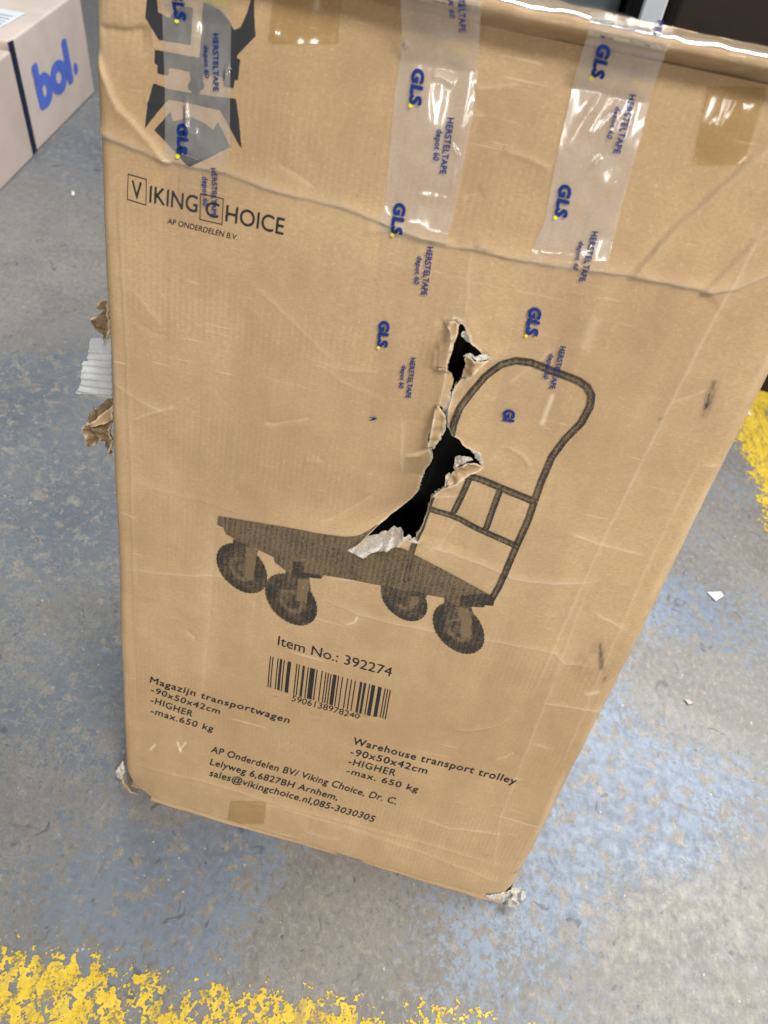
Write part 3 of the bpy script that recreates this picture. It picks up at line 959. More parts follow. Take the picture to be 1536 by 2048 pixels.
def decal(name, parts, mat, parent, hfun, cell=0.004, cutup=()):
    """print lying on the dented surface; big faces in cutup are cut on a grid first"""
    uvs = []; fcs = []; n = 0
    if cutup:
        bm = bmesh.new()
        for uv, fs in cutup:
            vv = [bm.verts.new((p[0], p[1], 0)) for p in uv]
            for q in fs: bm.faces.new([vv[k] for k in q])
        xs = [v.co.x for v in bm.verts]; ys = [v.co.y for v in bm.verts]
        x = min(xs) + cell
        while x < max(xs):
            bmesh.ops.bisect_plane(bm, geom=bm.verts[:] + bm.edges[:] + bm.faces[:], plane_co=(x, 0, 0), plane_no=(1, 0, 0), dist=1e-7); x += cell
        y = min(ys) + cell
        while y < max(ys):
            bmesh.ops.bisect_plane(bm, geom=bm.verts[:] + bm.edges[:] + bm.faces[:], plane_co=(0, y, 0), plane_no=(0, 1, 0), dist=1e-7); y += cell
        bm.verts.ensure_lookup_table()
        idx = {v: i for i, v in enumerate(bm.verts)}
        uvs.append(np.array([v.co[:2] for v in bm.verts])); fcs += [[idx[v] for v in fc.verts] for fc in bm.faces]
        n = len(bm.verts); bm.free()
    for uv, fs in parts:
        uvs.append(uv); fcs += [[k + n for k in q] for q in fs]; n += len(uv)
    uv = np.concatenate(uvs)
    hh = hfun(uv[:, 0], uv[:, 1])
    tone = 0.97 + 0.25 * fbm(uv[:, 0] * 40, uv[:, 1] * 40, 19, 2)
    return mesh_obj(name, to_world(uv[:, 0], uv[:, 1], hh), fcs, mat, parent, ROOT0, smooth=False, attrs={'tone': tone})


def hp(off):
    return lambda u, v: surf(u, v) + off


def frame(q, wd):
    """rectangular outline given 4 px corners"""
    q = TR(q); c = q.mean(0)
    inn = np.array([p + (c - p) / np.linalg.norm(c - p) * wd * 1.4 for p in q])
    return np.concatenate([q, inn]), [[i, (i + 1) % 4, 4 + (i + 1) % 4, 4 + i] for i in range(4)]


decal('company_name', [
    fit_text('V', (265, 395), (285, 400), (264, 360), bold=.010), fit_text('IKING', (300, 404), (395, 425), (301, 371), bold=.010),
    fit_text('C', (411, 430), (438, 436), (414, 401), bold=.010), fit_text('HOICE', (453, 441), (569, 468), (455, 409), bold=.010),
    fit_text('AP ONDERDELEN B.V.', (335, 446.5), (477, 478.5), (337, 436), bold=.012)], M_INK, front, hp(.0003),
    cutup=[frame([(256, 347), (294.5, 357.5), (294, 411), (255, 399)], .0007), frame([(401, 386), (449, 396), (447, 449), (400, 439)], .0007)])
decal('item_number', [fit_text('Item No.: 392274', (557, 1286), (784, 1346), (559, 1268), bold=.006)], M_INK, front, hp(.0003))
decal('product_text', [
    fit_text('Magazijn transportwagen', (300, 1364), (578, 1444), (303, 1352), bold=.020, spacing=1.12), fit_text('-90x50x42cm', (302, 1384), (439, 1427), (305, 1373), bold=.018, spacing=1.12),
    fit_text('-HIGHER', (301, 1405), (384, 1433), (304, 1393), bold=.018, spacing=1.12), fit_text('-max.650 kg', (301, 1426), (425, 1463), (304, 1415), bold=.018, spacing=1.12)], M_INK, front, hp(.0003))
decal('product_text', [
    fit_text('Warehouse transport trolley', (706, 1484), (1029, 1569), (710, 1471), bold=.020, spacing=1.12), fit_text('-90x50x42cm', (701, 1505), (853, 1545), (705, 1493), bold=.018, spacing=1.12),
    fit_text('-HIGHER', (697, 1525), (790, 1549), (701, 1513), bold=.018, spacing=1.12), fit_text('-max. 650 kg', (693, 1544), (835, 1581), (697, 1533), bold=.018, spacing=1.12)], M_INK, front, hp(.0003))
decal('address_text', [
    fit_text('AP Onderdelen BV/ Viking Choice, Dr. C.', (422, 1503), (791, 1608), (426, 1491), bold=.018, spacing=1.06), fit_text('Lelyweg 6,6827BH Arnhem,', (420, 1528), (674, 1600), (424, 1516), bold=.018, spacing=1.06),
    fit_text('sales@vikingchoice.nl,085-3030305', (419, 1550), (746, 1644), (423, 1538), bold=.018, spacing=1.06)], M_INK, front, hp(.0003))

# barcode (EAN-13 of the printed digits)
LC = ['0001101', '0011001', '0010011', '0111101', '0100011', '0110001', '0101111', '0111011', '0110111', '0001011']
PAR = ['LLLLLL', 'LLGLGG', 'LLGGLG', 'LLGGGL', 'LGLLGG', 'LGGLLG', 'LGGGLL', 'LGLGLG', 'LGLGGL', 'LGGLGL']
DIG = '5906138978240'
bits = '101'
for ch, pz in zip(DIG[1:7], PAR[int(DIG[0])]):
    c = LC[int(ch)]
    bits += c if pz == 'L' else ''.join('1' if x == '0' else '0' for x in c)[::-1]
bits += '01010'
for ch in DIG[7:]:
    bits += ''.join('1' if x == '0' else '0' for x in LC[int(ch)])
bits += '101'
A, B, C_, D_ = [trace(*q) for q in ((542, 1308), (784, 1373), (773, 1434), (536, 1371))]
bars = []
i = 0
while i < 95:
    if bits[i] == '1':
        j = i
        while j < 95 and bits[j] == '1': j += 1
        s0, s1 = (i + .05) / 95, (j - .05) / 95
        bars.append((np.array([A + (B - A) * s0, A + (B - A) * s1, D_ + (C_ - D_) * s1, D_ + (C_ - D_) * s0]), [[0, 1, 2, 3]]))
        i = j
    else: i += 1
decal('barcode', [fit_text(DIG, (584, 1398), (719, 1434), (587, 1386), bold=.004)], M_INK, front, hp(.0003), cutup=bars)


# ------------------------------------------------------------------ implicit prints: emblem and trolley
def implicit(name, fun, bbox_px, cell, mat, parent, off=0.0003):
    q = TR(bbox_px)
    lo, hi = q.min(0), q.max(0)
    U, V, nu, nv = grid(lo[0], hi[0], lo[1], hi[1], cell)
    P = np.stack([U, V], 1)
    f, tone = fun(P)
    f = f + 0.0004 * fbm(U * 420, V * 420, 55, 2)
    f = np.minimum(f, -sd_poly(P, HOLE) - 0.0006 + 0.0012 * fbm(U * 260, V * 260, 77, 3))
    pts, faces, _ = clip_grid(U, V, nu, nv, f)
    _, tone = fun(pts)
    return mesh_obj(name, to_world(pts[:, 0], pts[:, 1], surf(pts[:, 0], pts[:, 1]) + off), faces, mat, parent, ROOT0, smooth=True, attrs={'tone': tone})


def cz(pts):      # close-up pixels of the emblem crop
    return TR([(160 + x / 3.072, y / 3.072) for x, y in pts])


EMB = [cz(p) for p in (
    [(415, -90), (398, 105), (485, 245), (680, 278), (692, 45), (620, 40), (575, 70), (545, 110), (510, 88), (480, 75), (466, -40)],
    [(757, -60), (752, 60), (735, 355), (600, 330), (460, 305), (456, 392), (476, 398), (474, 450), (545, 467), (545, 415), (676, 440), (680, 500), (664, 520), (664, 545), (688, 560), (690, 576), (737, 582), (741, 556), (765, 545), (768, 520), (758, 500), (761, 455),
     (890, 475), (888, 532), (950, 540), (955, 488), (978, 492), (990, 365), (968, 358), (970, 338), (1085, 222), (1060, -60), (1030, 70), (990, 168), (948, 186), (918, 130), (860, 62), (790, 28), (772, -60)],
    [(450, 508), (420, 620), (405, 700), (398, 792), (432, 745), (490, 670), (545, 612), (700, 640), (868, 678), (930, 790), (1000, 918), (985, 740), (966, 606), (740, 580), (690, 574), (540, 545)],
    [(555, 685), (455, 800), (560, 905), (680, 1022), (790, 972), (930, 900), (890, 820), (852, 745), (825, 797), (760, 750), (690, 720), (568, 746)])]


def emblem_fun(P):
    f = np.full(len(P), -1.0)
    for e in EMB: f = np.maximum(f, sd_poly(P, e))
    return f, 0.98 + 0.3 * fbm(P[:, 0] * 30, P[:, 1] * 30, 71, 2)


implicit('printed_emblem', emblem_fun, [(270, -30), (540, -30), (540, 345), (270, 345)], .0010, M_EMBLEM, front)


def tz(pts):
    return TR([(400 + x / 2.4, 1000 + y / 2.4) for x, y in pts])


DECK = tz([(90, 70), (180, 83), (420, 122), (700, 178), (760, 180), (800, 168), (840, 150), (960, 190), (1030, 240), (1045, 246), (1200, 330), (1375, 430), (1420, 450), (1410, 490), (1370, 487), (1365, 498), (1250, 490), (1195, 470), (1188, 452), (1100, 433), (905, 395), (600, 345), (590, 362), (455, 350), (365, 290), (360, 265), (280, 225), (195, 190), (130, 155), (118, 125), (88, 112)])
NECKS = [tz(p) for p in ([(165, 180), (200, 195), (285, 232), (275, 270), (160, 270)], [(420, 325), (530, 355), (540, 420), (400, 420), (412, 360)], [(900, 390), (1100, 430), (1070, 480), (910, 480)], [(1180, 445), (1300, 480), (1320, 540), (1170, 560)])]
WHEELS = [((486, 1134), (51, 49)), ((585, 1195), (52, 51)), ((811, 1189), (46, 43)), ((919, 1249), (51, 50))]
FORKS = [tz(p) for p in ([(228, 215), (282, 222), (262, 375), (216, 365)], [(478, 362), (535, 362), (520, 480), (470, 470)], [(1230, 490), (1290, 500), (1310, 560), (1300, 650), (1255, 640), (1258, 560)], [(1015, 440), (1060, 440), (1050, 480), (1010, 490)])]
STROKES = [([(905, 866), (910, 838), (922, 808), (945, 778), (972, 747), (1003, 724), (1032, 717), (1062, 722), (1110, 741), (1156, 758), (1174, 770), (1183, 788), (1180, 810), (1163, 842), (1130, 876), (1104, 911), (1082, 962), (1057, 1035), (1028, 1100), (1000, 1165), (984, 1192)], 14.5),
           ([(936, 941), (966, 953), (1003, 970), (1064, 996)], 16), ([(862, 1008), (905, 1024), (960, 1053), (1034, 1087)], 14), ([(940, 950), (925, 985), (910, 1016)], 13), ([(1001, 975), (988, 1010), (974, 1050)], 13),
           ([(867, 982), (856, 1016), (846, 1046), (836, 1066), (826, 1096), (815, 1152)], 12.5)]
ST = [(TR(p), w) for p, w in STROKES]
SCALE = {}


def trolley_fun(P):
    f = sd_poly(P, DECK); tone = np.full(len(P), 0.54)
    for nk in NECKS:
        g = sd_poly(P, nk); tone = np.where((g > 0) & (f <= 0), .66, tone); f = np.maximum(f, g)
    ns = fbm(P[:, 0] * 130, P[:, 1] * 130, 9, 2)
    for (c, rr) in WHEELS:
        o = trace(*c); a = trace(c[0] + rr[0], c[1] + rr[0] * .27) - o; b = trace(c[0] - rr[1] * .1, c[1] - rr[1]) - o
        M = np.linalg.inv(np.stack([a, b], 1))
        q = (P - o) @ M.T
        r = np.hypot(q[:, 0], q[:, 1]); ang = np.arctan2(q[:, 1], q[:, 0])
        R = np.linalg.norm(b)
        g = (1 + 0.013 * np.sin(ang * 36) - r) * R
        t = 0.70 - 0.22 * np.exp(-((r - .42) / .10) ** 2) + 0.05 * np.exp(-((r - .85) / .1) ** 2) + 0.25 * ns - 0.16 * np.exp(-(r / .22) ** 2)
        hub = (f <= 0) | (g > 0)
        tone = np.where((g > 0) & (f <= 0.0008), t, tone)
        f = np.maximum(f, g)
    for k, fk in enumerate(FORKS):
        g = sd_poly(P, fk)
        tone = np.where(g > 0, np.where(g < .0006, .52, 0.34 + .25 * ns), tone)
    for line, wpx in ST:
        d, par, side = seg_dist(P, line)
        wd = (wpx - 1.0) * 0.5 / 2350.0
        g = wd - d
        t = 0.76 - 0.27 * np.exp(-((d * side / wd + 0.15) / .38) ** 2) + .18 * ns
        tone = np.where(g > 0, t, tone)
        f = np.maximum(f, g)
    # brackets on the deck edge
    for q in ([(452, 283), (502, 285), (500, 335), (590, 345), (588, 364), (450, 350)], [(1255, 440), (1375, 432), (1418, 452), (1410, 490), (1365, 496), (1252, 488)]):
        g = sd_poly(P, tz(q)); tone = np.where(g > 0, .74, tone)
    return f, tone


implicit('trolley_picture', trolley_fun, [(425, 690), (1200, 690), (1200, 1320), (425, 1320)], .0011, M_TROLLEY, front, .0009)


# ------------------------------------------------------------------ tape lettering
def tape_text(tp, gls, blocks, dots):
    o, wr = tp
    hf = lambda u, v: tape_height(u, v, wr) + .0022
    for b, O, E, T in gls:
        decal('tape_logo', [fit_text(b, O, E, T, bold=.062, slant=.12, spacing=1.1, res=18)], M_BLUE, o, hf)
    for bl in blocks:
        decal('tape_lettering', [fit_text(b, O, E, T, bold=.024, slant=(.15 if b[0] == 'd' else 0), spacing=1.08) for b, O, E, T in bl], M_BLUE, o, hf)
    for px, py, r in dots:
        ring = [(px + r * math.cos(k * .524), py + r * math.sin(k * .524)) for k in range(12)]
        decal('tape_dot', [(TR(ring), [list(range(12))])], M_DOT, o, hf)


HT, DP = 'HERSTELTAPE', 'depot 60'
tape_text(T1, [('GLS', (352, -24), (352, 37), (373, -24)), ('GLS', (357, 247), (359, 304), (377, 247))],
          [[(HT, (428, 67), (430, 181), (439, 67)), (DP, (410, 90), (413, 154), (419, 90))], [(HT, (427, 334), (426, 431), (437, 334)), (DP, (408, 352), (409, 409), (418, 352))]],
          [(356, 42, 4.5), (360, 311, 4.5)])
tape_text(T2, [('GLS', (828, 137), (822, 205), (850, 138)), ('GLS', (792, 404), (786, 462), (813, 405)), ('GLS', (763, 637), (759, 686), (781, 638))],
          [[(HT, (926, -38), (925, 64), (939, -38)), (DP, (906, -28), (908, 36), (916, -28))], [(HT, (897, 234), (881, 345), (910, 235)), (DP, (876, 257), (868, 318), (888, 257))], [(HT, (856, 491), (844, 586), (868, 492)), (DP, (837, 509), (830, 563), (847, 510))],
           [(HT, (824, 710), (814, 789), (834, 711)), (DP, (807, 725), (801, 769), (816, 725))], [('(', (756, 829), (742, 829), (756, 834))]],
          [(824, 210, 4.5), (787, 467, 4), (760, 690, 3.2)])
tape_text(T3, [('GLS', (1195, 87), (1182, 150), (1218, 90)), ('GLS', (1121, 366), (1111, 427), (1143, 368)), ('GLS', (1061, 610), (1053, 662), (1083, 613)), ('GI', (1010, 814), (1008, 835), (1030, 815))],
          [[(HT, (1258, 187), (1226, 303), (1271, 189)), (DP, (1231, 211), (1213, 274), (1241, 212))], [(HT, (1184, 459), (1158, 558), (1196, 460)), (DP, (1159, 478), (1146, 534), (1168, 479))],
           [(HT, (1121, 689), (1099, 773), (1132, 690)), (DP, (1099, 704), (1087, 752), (1109, 705))], [('PE', (1307, 42), (1301, 64), (1319, 43))]],
          [(1182, 155, 4.5), (1111, 432, 4), (1053, 667, 3.2)])


# ------------------------------------------------------------------ torn flaps round the hole
def patch(name, outline, mat, parent, cell=0.0010, jag=0.0005, crinkle=0.0008, cscale=160, seed=1, base=None, thick=0.0006, ridge=None, attrs=True):
    """a torn piece of board: outline [(px, py, height mm)] with heights blended inside"""
    hh = np.array([(-1.0 if (0.25 <= p[2] <= 0.75 and base is None) else p[2]) for p in outline]) * 0.001
    b0 = 0.0 if base is None else base
    q = np.array([trace(p[0], p[1], b0 + k) for p, k in zip(outline, hh)])
    lo, hi = q.min(0) - .002, q.max(0) + .002
    U, V, nu, nv = grid(lo[0], hi[0], lo[1], hi[1], cell)
    P = np.stack([U, V], 1)
    f = sd_poly(P, q) + jag * 2.2 * fbm(U * 330, V * 330, seed, 3)
    pts, faces, _ = clip_grid(U, V, nu, nv, f)
    d2 = ((pts[:, None, :] - q[None]) ** 2).sum(-1) + 1e-8
    wgt = d2 ** -1.1
    z = (wgt * hh).sum(1) / wgt.sum(1)
    z = z + crinkle * 2 * fbm(pts[:, 0] * cscale, pts[:, 1] * cscale * (0.4 if mat is M_TORN else 1.0), seed + 5, 3)
    if ridge:
        for line, amp, wd in ridge:
            d, _, _ = seg_dist(pts, np.array([trace(a_, b_, b0) for a_, b_ in line])); z = z + amp * np.exp(-d / wd)
    if mat is M_CARD: z = np.where(z > 0, z * 1.45, z)
    s = (surf(pts[:, 0], pts[:, 1]) if base is None else base)
    ed = np.abs(sd_poly(pts, q))
    o = mesh_obj(name, to_world(pts[:, 0], pts[:, 1], s + z), faces, mat, parent, ROOT0, attrs={'wear': np.exp(-(ed / .0011) ** 2) * .9 * np.clip((z - .0012) / .002, 0, 1), 'dirt': np.zeros(len(pts))})
    if thick:
        sm = o.modifiers.new('thickness', 'SOLIDIFY'); sm.thickness = thick * (1.8 if mat is M_CARD else 1.0); sm.offset = -1
    return o


# grey white liner exposed along the lower lip of the rip
patch('torn_liner', [(697, 1097, 1), (712, 1088, 0), (733, 1075, -2), (757, 1069, -3), (775, 1064, -4), (786, 1057, -5), (802, 1053, -6), (822, 1058, -5), (834, 1064, -3), (843, 1079, 1), (828, 1073, 1.2), (812, 1069, 1.4), (802, 1081, 1.4), (780, 1090, 1.2), (747, 1096, 1.3), (735, 1107, 1.3), (718, 1100, 1.2)],
      M_TORN, front, .0007, .0010, .0020, 190, 3)
# curled flap beside the upper opening
patch('torn_flap', [(984, 712, 1.5), (962, 716, 5), (951, 716, 7), (940, 704, 6), (931, 708, 4), (934, 722, 1), (929, 732, -1), (927, 746, 0), (938, 748, 1.5), (951, 738, 4), (966, 724, 5)], M_CARD, front, .0008, .0006, .0012, 150, 4)
patch('torn_fibre', [(925, 708, 5), (934, 702, 6), (943, 702, 7), (952, 707, 8), (966, 704, 6), (976, 702, 4), (983, 711, 2), (966, 715, 7), (955, 717, 8.5), (948, 709, 8), (936, 708, 7)], M_TORN, front, .0006, .0009, .0018, 260, 5)
# curled flap beside the middle opening
patch('torn_flap', [(968, 927, 2), (958, 916, 7), (945, 912, 10), (930, 918, 9), (916, 927, 7), (908, 935, 4), (900, 948, 2), (895, 958, 1), (908, 956, 2), (925, 949, 5), (945, 940, 6), (960, 934, 4)], M_CARD, front, .0008, .0006, .0018, 130, 6)
patch('torn_fibre', [(909, 928, 7), (911, 912, 8), (918, 904, 8), (930, 903, 9), (940, 907, 10), (948, 912, 10.5), (938, 916, 11), (926, 921, 10), (916, 929, 9), (912, 933, 8)], M_TORN, front, .0006, .0009, .0030, 260, 7)
patch('torn_fibre', [(894, 944, 1), (900, 938, 3), (904, 944, 3), (900, 950, 2), (896, 959, 1), (892, 962, 0), (894, 952, 0)], M_TORN, front, .0006, .0006, .0012, 260, 8)
patch('torn_fibre', [(944, 890, 0), (952, 894, 1), (960, 897, 1), (963, 905, 1.5), (966, 925, 1), (960, 918, 0), (954, 912, 0), (949, 908, -1), (950, 900, -1), (943, 894, -1)], M_TORN, front, .0006, .0011, .0016, 260, 9)
# white scraps at the head of the rip
patch('torn_fibre', [(927, 656, -1), (935, 655, -1), (944, 666, 0), (943, 677, 0), (937, 678, -2), (931, 672, -2), (925, 665, -2)], M_TORN, front, .0006, .0010, .0014, 260, 10)
patch('torn_fibre', [(906, 632, .5), (920, 634, .8), (934, 637, .8), (927, 643, .8), (918, 640, .8)], M_TORN, front, .0006, .0012, .0004, 260, 11, thick=0.0003)
# left side of the upper rip: folded tongues standing out
patch('torn_flap', [(892, 636, 1), (910, 637, 3), (918, 643, 6), (919, 660, 7), (911, 680, 6.5), (906, 700, 6), (900, 715, 5.5), (896, 734, 5), (893, 733, 4), (896, 715, 6), (902, 690, 8), (905, 668, 8), (900, 650, 5), (890, 645, 1)], M_CARD, front, .0008, .0005, .0006, 120, 12)
patch('torn_flap', [(866, 738, .4), (875, 730, 1.5), (884, 728, 3), (896, 730, 2), (907, 740, -3), (909, 752, -4), (906, 768, -3), (902, 778, -2), (896, 790, -1), (889, 808, 0), (882, 798, .5), (876, 770, .7)], M_CARD, front, .0008, .0005, .0008, 90, 14)
patch('torn_liner', [(894, 779, -2), (905, 774, -2.5), (907, 790, -2), (900, 808, -2), (898, 824, -2), (899, 845, -1.5), (905, 860, -1), (897, 848, -3), (890, 838, -3), (893, 818, -4), (887, 820, -5), (890, 795, -4)], M_TORN, front, .0007, .0006, .0012, 160, 15)
patch('torn_flap', [(871, 800, .5), (880, 802, 3), (893, 823, 4), (893, 840, 3), (886, 862, 2), (876, 884, 2), (865, 905, 2.5), (857, 893, 4), (862, 870, 5), (868, 845, 5), (872, 822, 3)], M_CARD, front, .0008, .0005, .0006, 120, 16, ridge=[([(876, 805), (866, 850), (858, 890)], .0022, .0015)])
patch('torn_fibre', [(893, 842, 2), (891, 858, 1), (884, 874, 1), (877, 884, 1), (866, 906, 1.5), (872, 888, 2.5), (880, 868, 2.5), (888, 850, 3)], M_TORN, front, .0006, .0010, .0012, 260, 17)

# crushed right bottom corner: torn ends and an open flute
cu = trace(1028, 1800)
tv = []; tf = []
for k in range(15):
    a = 2 * math.pi * k / 14
    for r, hz in ((.0062, .004), (.0050, .0052), (.0042, .0035), (.0036, -.010)):
        rr = r * (1 + .18 * math.sin(a * 3 + 1) + .1 * random.random())
        tv.append((cu[0] - .0015 + rr * math.cos(a) * 1.0, cu[1] + .0015 + rr * math.sin(a) * 1.3, hz + .001))
for k in range(14):
    for j in range(3):
        tf.append([k * 4 + j, (k + 1) * 4 + j, (k + 1) * 4 + j + 1, k * 4 + j + 1])
tv = np.array(tv)
mesh_obj('torn_corner', to_world(tv[:, 0], tv[:, 1], tv[:, 2]), tf, M_TORN, box, ROOT0)
patch('torn_corner', [(1043, 1781, -2), (1050, 1785, -3), (1054, 1800, -5), (1052, 1815, -6), (1040, 1819, -3), (1035, 1812, 0), (1041, 1800, 1)], M_TORN, box, .0008, .0006, .0010, 160, 21, base=-.010)
patch('torn_corner', [(1003, 1786, 0), (1028, 1776, -2), (1043, 1777, -3), (1040, 1786, -2), (1024, 1787, 0), (1014, 1800, 0), (1004, 1804, 0), (985, 1798, 1), (965, 1790, 0)], M_TORN, box, .0008, .0010, .0030, 300, 22, base=-.0015)
patch('torn_corner', [(1004, 1800, 0), (1020, 1812, 0), (1034, 1819, -1), (1022, 1824, -1), (1008, 1815, 0)], M_TORN, box, .0008, .0006, .0010, 200, 23, base=-.006)
# left bottom corner
patch('torn_corner', [(246, 1522, -4), (236, 1534, -10), (231, 1545, -12), (236, 1556, -8), (243, 1560, -3), (249, 1540, -2)], M_TORN, box, .0008, .0010, .0022, 220, 24, base=-.008)
patch('torn_corner', [(246, 1545, 0), (248, 1565, 2), (262, 1584, 3), (300, 1603, 3), (330, 1612, 2), (310, 1616, 0), (275, 1606, -1), (252, 1590, -2), (245, 1572, -2)], M_CARD2, box, .0010, .0006, .0012, 120, 25, base=-.006)
patch('tape_end', [(270, 1592, 0), (300, 1606, 3), (325, 1612, 2), (318, 1618, 0), (298, 1618, -2), (278, 1606, -2)], M_FILM, box, .0015, .0004, .0010, 120, 26, base=-.004, thick=0)

# lower edge: the folded bottom flap shows as a second lip
seq = [(300, 1603), (420, 1640), (560, 1683), (700, 1726), (840, 1764), (930, 1790), (985, 1808), (1003, 1812)]
sq = TR(seq)
bv = []; bf = []
NB = 120; ss = np.linspace(0, len(sq) - 1, NB)
PR = [(.006, -.004), (.0055, .0005), (.002, .0022), (-.0015, .0012), (-.0025, -.004)]
for i, s in enumerate(ss):
    uu = np.interp(s, range(len(sq)), sq[:, 0]); vv = np.interp(s, range(len(sq)), sq[:, 1])
    for a, b in PR:
        bv.append((uu, vv + a + .0012 * fbm(np.array([uu * 40]), np.array([a * 90]), 3, 2)[0], b - .003 + .0015 * fbm(np.array([uu * 30]), np.array([b * 50]), 7, 2)[0]))
for i in range(NB - 1):
    for k in range(len(PR) - 1):
        bf.append([i * 5 + k, i * 5 + k + 1, (i + 1) * 5 + k + 1, (i + 1) * 5 + k])
bv = np.array(bv)
mesh_obj('bottom_flap', to_world(bv[:, 0], bv[:, 1], bv[:, 2]), bf, M_CARD2, box, ROOT0)

# torn side wall sticking out at the left, with a white ribbed strip between the lumps
patch('torn_side_flap', [(212, 590, 0), (203, 600, 6), (196, 612, -6), (200, 624, 8), (192, 634, -4), (176, 640, 10), (180, 652, -6), (192, 664, 8), (206, 668, -4), (214, 682, 2), (224, 660, 0), (222, 600, 0)], M_INNER, box, .0010, .0018, .0110, 110, 41, base=-.05, thick=.002)
patch('torn_side_flap', [(226, 800, 0), (208, 803, -4), (188, 820, 8), (172, 834, 2), (178, 846, 10), (165, 856, -2), (168, 876, 12), (172, 888, 4), (184, 892, -4), (196, 884, 10), (204, 876, -6), (212, 900, 4), (218, 918, 0), (228, 880, 0)], M_INNER, box, .0010, .0020, .0140, 95, 42, base=-.05, thick=.002)
patch('torn_side_flap', [(226, 812, 4), (205, 826, 8), (188, 842, 14), (176, 848, 10), (184, 854, 12), (204, 850, 14), (226, 842, 6)], M_CARD2, box, .0012, .0012, .0040, 90, 43, base=-.046, thick=.002)
patch('paper_strip', [(226, 676, 0), (181, 676, 0), (177, 722, 0), (168, 723, 0), (164, 745, 2), (163, 768, 1), (150, 786, 0), (188, 788, 2), (226, 798, 0)], M_STRIP, box, .0012, .0010, .0006, 60, 44, base=-.058, thick=.0005,
      ridge=[([(160, 700 + k * 13), (226, 703 + k * 14)], .0036, .0020) for k in range(8)])

# ------------------------------------------------------------------ pale cartons at the left
def carton(name, label, origin, ex, ey, hz, mat, group):
    """box with softened corners; origin = near bottom corner, ex and ey floor vectors"""
    o = np.array([origin[0], origin[1], 0.0]); ex = np.array([*ex, 0.0]); ey = np.array([*ey, 0.0])
    root = thing(name, label, 'cardboard box', o, group)
    bm = bmesh.new()
    vs = [bm.verts.new(tuple(p)) for p in (np.zeros(3), ex, ex + ey, ey)]
    up = [bm.verts.new(tuple(v.co + Vector((0, 0, hz)))) for v in vs]
    bm.faces.new(vs[::-1]); bm.faces.new(up)
    for k in range(4): bm.faces.new([vs[k], vs[(k + 1) % 4], up[(k + 1) % 4], up[k]])
    bmesh.ops.recalc_face_normals(bm, faces=bm.faces[:])
    bmesh.ops.bevel(bm, geom=bm.edges[:], offset=.006, segments=3, affect='EDGES', profile=.5)
    me = bpy.data.meshes.new('carton_body'); bm.to_mesh(me); bm.free()
    me.materials.append(mat)
    b = bpy.data.objects.new('carton_body', me); COL.objects.link(b); b.parent = root
    return root, o


c0 = floor_at(70, 308); c1 = floor_at(190, 185); c2 = floor_at(0, 385)
ed = (c1 - c0); L = np.linalg.norm(ed); ed /= L
nd = np.array([-ed[1], ed[0]])          # away to the left
hz1 = at_y(12, 80, c0[1])[2]
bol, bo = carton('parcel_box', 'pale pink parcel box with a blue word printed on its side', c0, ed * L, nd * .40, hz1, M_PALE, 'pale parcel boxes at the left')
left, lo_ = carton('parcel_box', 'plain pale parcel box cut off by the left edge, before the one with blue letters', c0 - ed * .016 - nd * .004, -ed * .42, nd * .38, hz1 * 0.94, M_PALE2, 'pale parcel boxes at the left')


def face_pt(px, py):
    """photo point on the lettered side of the parcel -> (along, up)"""
    d = ray(px, py); n = np.array([nd[0], nd[1], 0])
    q = CAM_C + d * (((np.array([*c0, 0]) - CAM_C) @ n) / (d @ n))
    return np.array([(q[:2] - c0) @ ed, q[2]])


def zz(x, y): return (x / 4.877, y / 4.877)


uv, fs = fit_text('bol', zz(405, 1055), zz(700, 775), zz(318, 665), at=face_pt, bold=.052)
a0, b0, c0_ = face_pt(*zz(736, 668)), face_pt(*zz(752, 655)), face_pt(*zz(734, 604))
ra = abs(b0[0] - a0[0]) * 1.1; rb = np.linalg.norm(c0_ - a0) * .9
nb = len(uv)
uv = np.concatenate([uv, np.array([[a0[0] + ra * math.cos(k * .393), a0[1] + rb * math.sin(k * .393)] for k in range(16)])])
fs = fs + [[nb + k for k in range(16)]]
vs = np.array([[*(c0 + ed * a - nd * .0015), b] for a, b in uv])
mesh_obj('parcel_lettering', vs, fs, M_BOL, bol, bo, smooth=False)
# navy strip drawing the printed side and the dark gap beside it
q = [(-.006, .012), (-.006, hz1 - .012)]
vs = []
for b in (.0, hz1 * .985):
    for s, dd in ((-.010, .002), (.002, -.0015), (.014, -.0018)):
        vs.append([*(c0 + ed * s - nd * (-dd if s < 0 else .0018)), .004 + b])
mesh_obj('navy_gap_strip', np.array(vs), [[0, 1, 4, 3], [1, 2, 5, 4]], M_NAVY, bol, bo, smooth=False)
# shipping label on the lid
lab = []
for a, b in ((.02, .06), (.21, .045), (.21, .22), (.02, .23)):
    lab.append([*(c0 + ed * a + nd * b), hz1 + .0022 + (.004 if b > .1 else 0)])
lab = np.array(lab)
lt = mesh_obj('shipping_label', lab, [[0, 1, 2, 3]], M_LABEL, bol, bo, smooth=False)
sm = lt.modifiers.new('thickness', 'SOLIDIFY'); sm.thickness = .0006
lines = []; lf = []
for k in range(7):
    a0 = .03 + .022 * k
    b0 = .06; b1 = .06 + (.05 + .03 * random.random())
    for a, b in ((a0, b0), (a0 + .003, b0), (a0 + .003, b1), (a0, b1)):
        lines.append([*(c0 + ed * a + nd * b), hz1 + .0036 + .004 * (b - .05) / .17])
    lf.append([4 * k, 4 * k + 1, 4 * k + 2, 4 * k + 3])
mesh_obj('label_print', np.array(lines), lf, M_LABELINK, lt, bo, smooth=False)


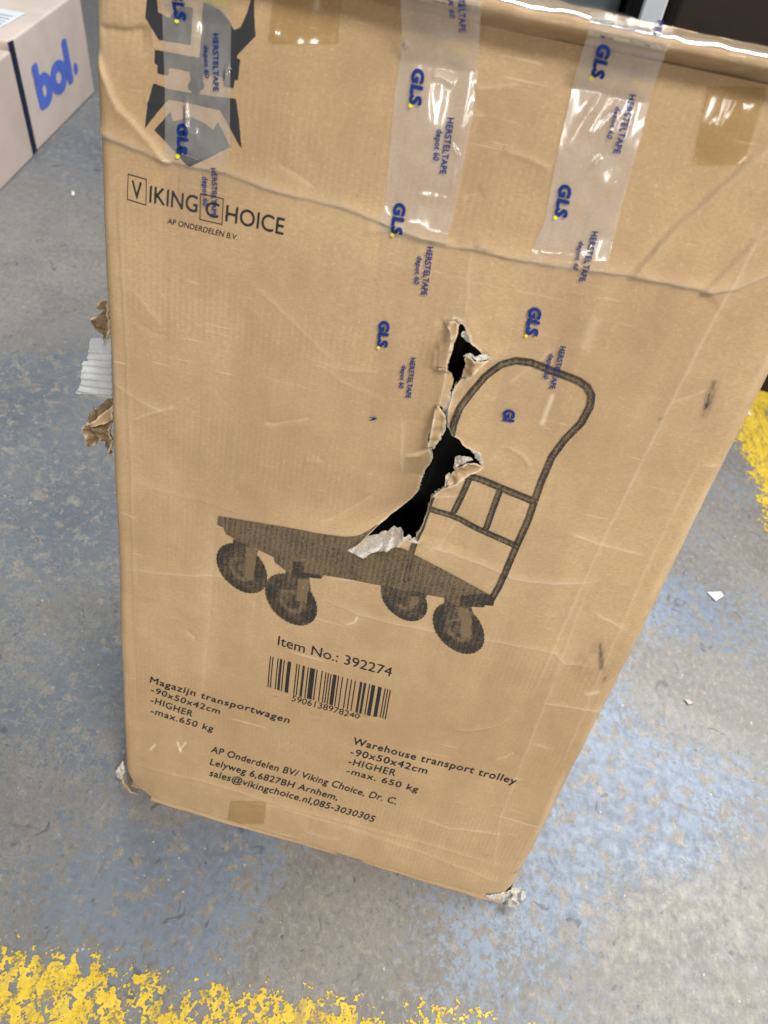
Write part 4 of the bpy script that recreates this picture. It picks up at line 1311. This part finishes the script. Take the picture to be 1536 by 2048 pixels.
# ------------------------------------------------------------------ things behind at the right
def block(name, label, cat, x0, x1, y0, y1, hgt, mat, bevel=.008):
    root = thing(name, label, cat, ((x0 + x1) / 2, (y0 + y1) / 2, 0))
    bm = bmesh.new()
    bmesh.ops.create_cube(bm, size=1.0)
    for v in bm.verts:
        v.co = Vector((v.co.x * (x1 - x0), v.co.y * (y1 - y0), (v.co.z + .5) * hgt))
    bmesh.ops.bevel(bm, geom=bm.edges[:], offset=bevel, segments=2, affect='EDGES', profile=.5)
    me = bpy.data.meshes.new('body'); bm.to_mesh(me); bm.free(); me.materials.append(mat)
    b = bpy.data.objects.new('body', me); COL.objects.link(b); b.parent = root
    return root


pA = at_y(1345, 40, 1.24)
dk = block('dark_carton', 'large dark brown carton standing behind the brown box at the right', 'carton', pA[0], pA[0] + .9, 1.24, 1.9, 1.35, M_DARKBOX)
pB = at_y(1275, 50, 1.05); pC = at_y(1322, 46, 1.05)
block('rack_post', 'pale grey steel post standing upright behind the top of the brown box', 'post', pB[0], pC[0], 1.05, 1.08, 1.6, M_POST, .003)
pD = at_y(1195, 20, 1.6); pE = at_y(1238, 20, 1.6)
block('crate_or_gap_fill', 'blue grey plastic crate seen left of the pale post', 'crate', pD[0] - .22, pE[0], 1.6, 2.0, 1.3, M_GREY)
block('crate_or_gap_fill', 'black block standing in for the dark gap behind the pale post', 'crate', pE[0] + .01, pE[0] + .3, 1.45, 1.9, 1.4, M_BLACK)  # added block, its black stands for the shade in the gap


# ------------------------------------------------------------------ scraps on the floor
def scrap(pts, label, mat=M_WHITE, lift=.004):
    P = np.array([floor_at(*p) for p in pts]); c = P.mean(0)
    vs = [[*(p - c), .0012 + lift * random.random()] for p in P] + [[0, 0, .0015 + lift]]
    n = len(P)
    o = mesh_obj('paper_scrap', np.array(vs), [[k, (k + 1) % n, n] for k in range(n)], mat, smooth=False)
    o.location = (c[0], c[1], 0)
    tag(o, label, 'paper scrap')
    return o


scrap([(1413, 1186), (1440, 1185), (1446, 1193), (1430, 1204)], 'white paper scrap lying on grey floor right of the box')
scrap([(1486, 820), (1496, 822), (1502, 832), (1490, 830)], 'tiny white scrap lying on the worn yellow line')
scrap([(1367, 1400), (1378, 1399), (1385, 1407), (1376, 1411)], 'small pinkish paper scrap on bare concrete beside the box', flat('pinkish_paper', (.55, .45, .42), .7, .2))
scrap([(143, 385), (148, 384), (150, 391), (144, 392)], 'small white crumb on the floor below the lettered parcel box')
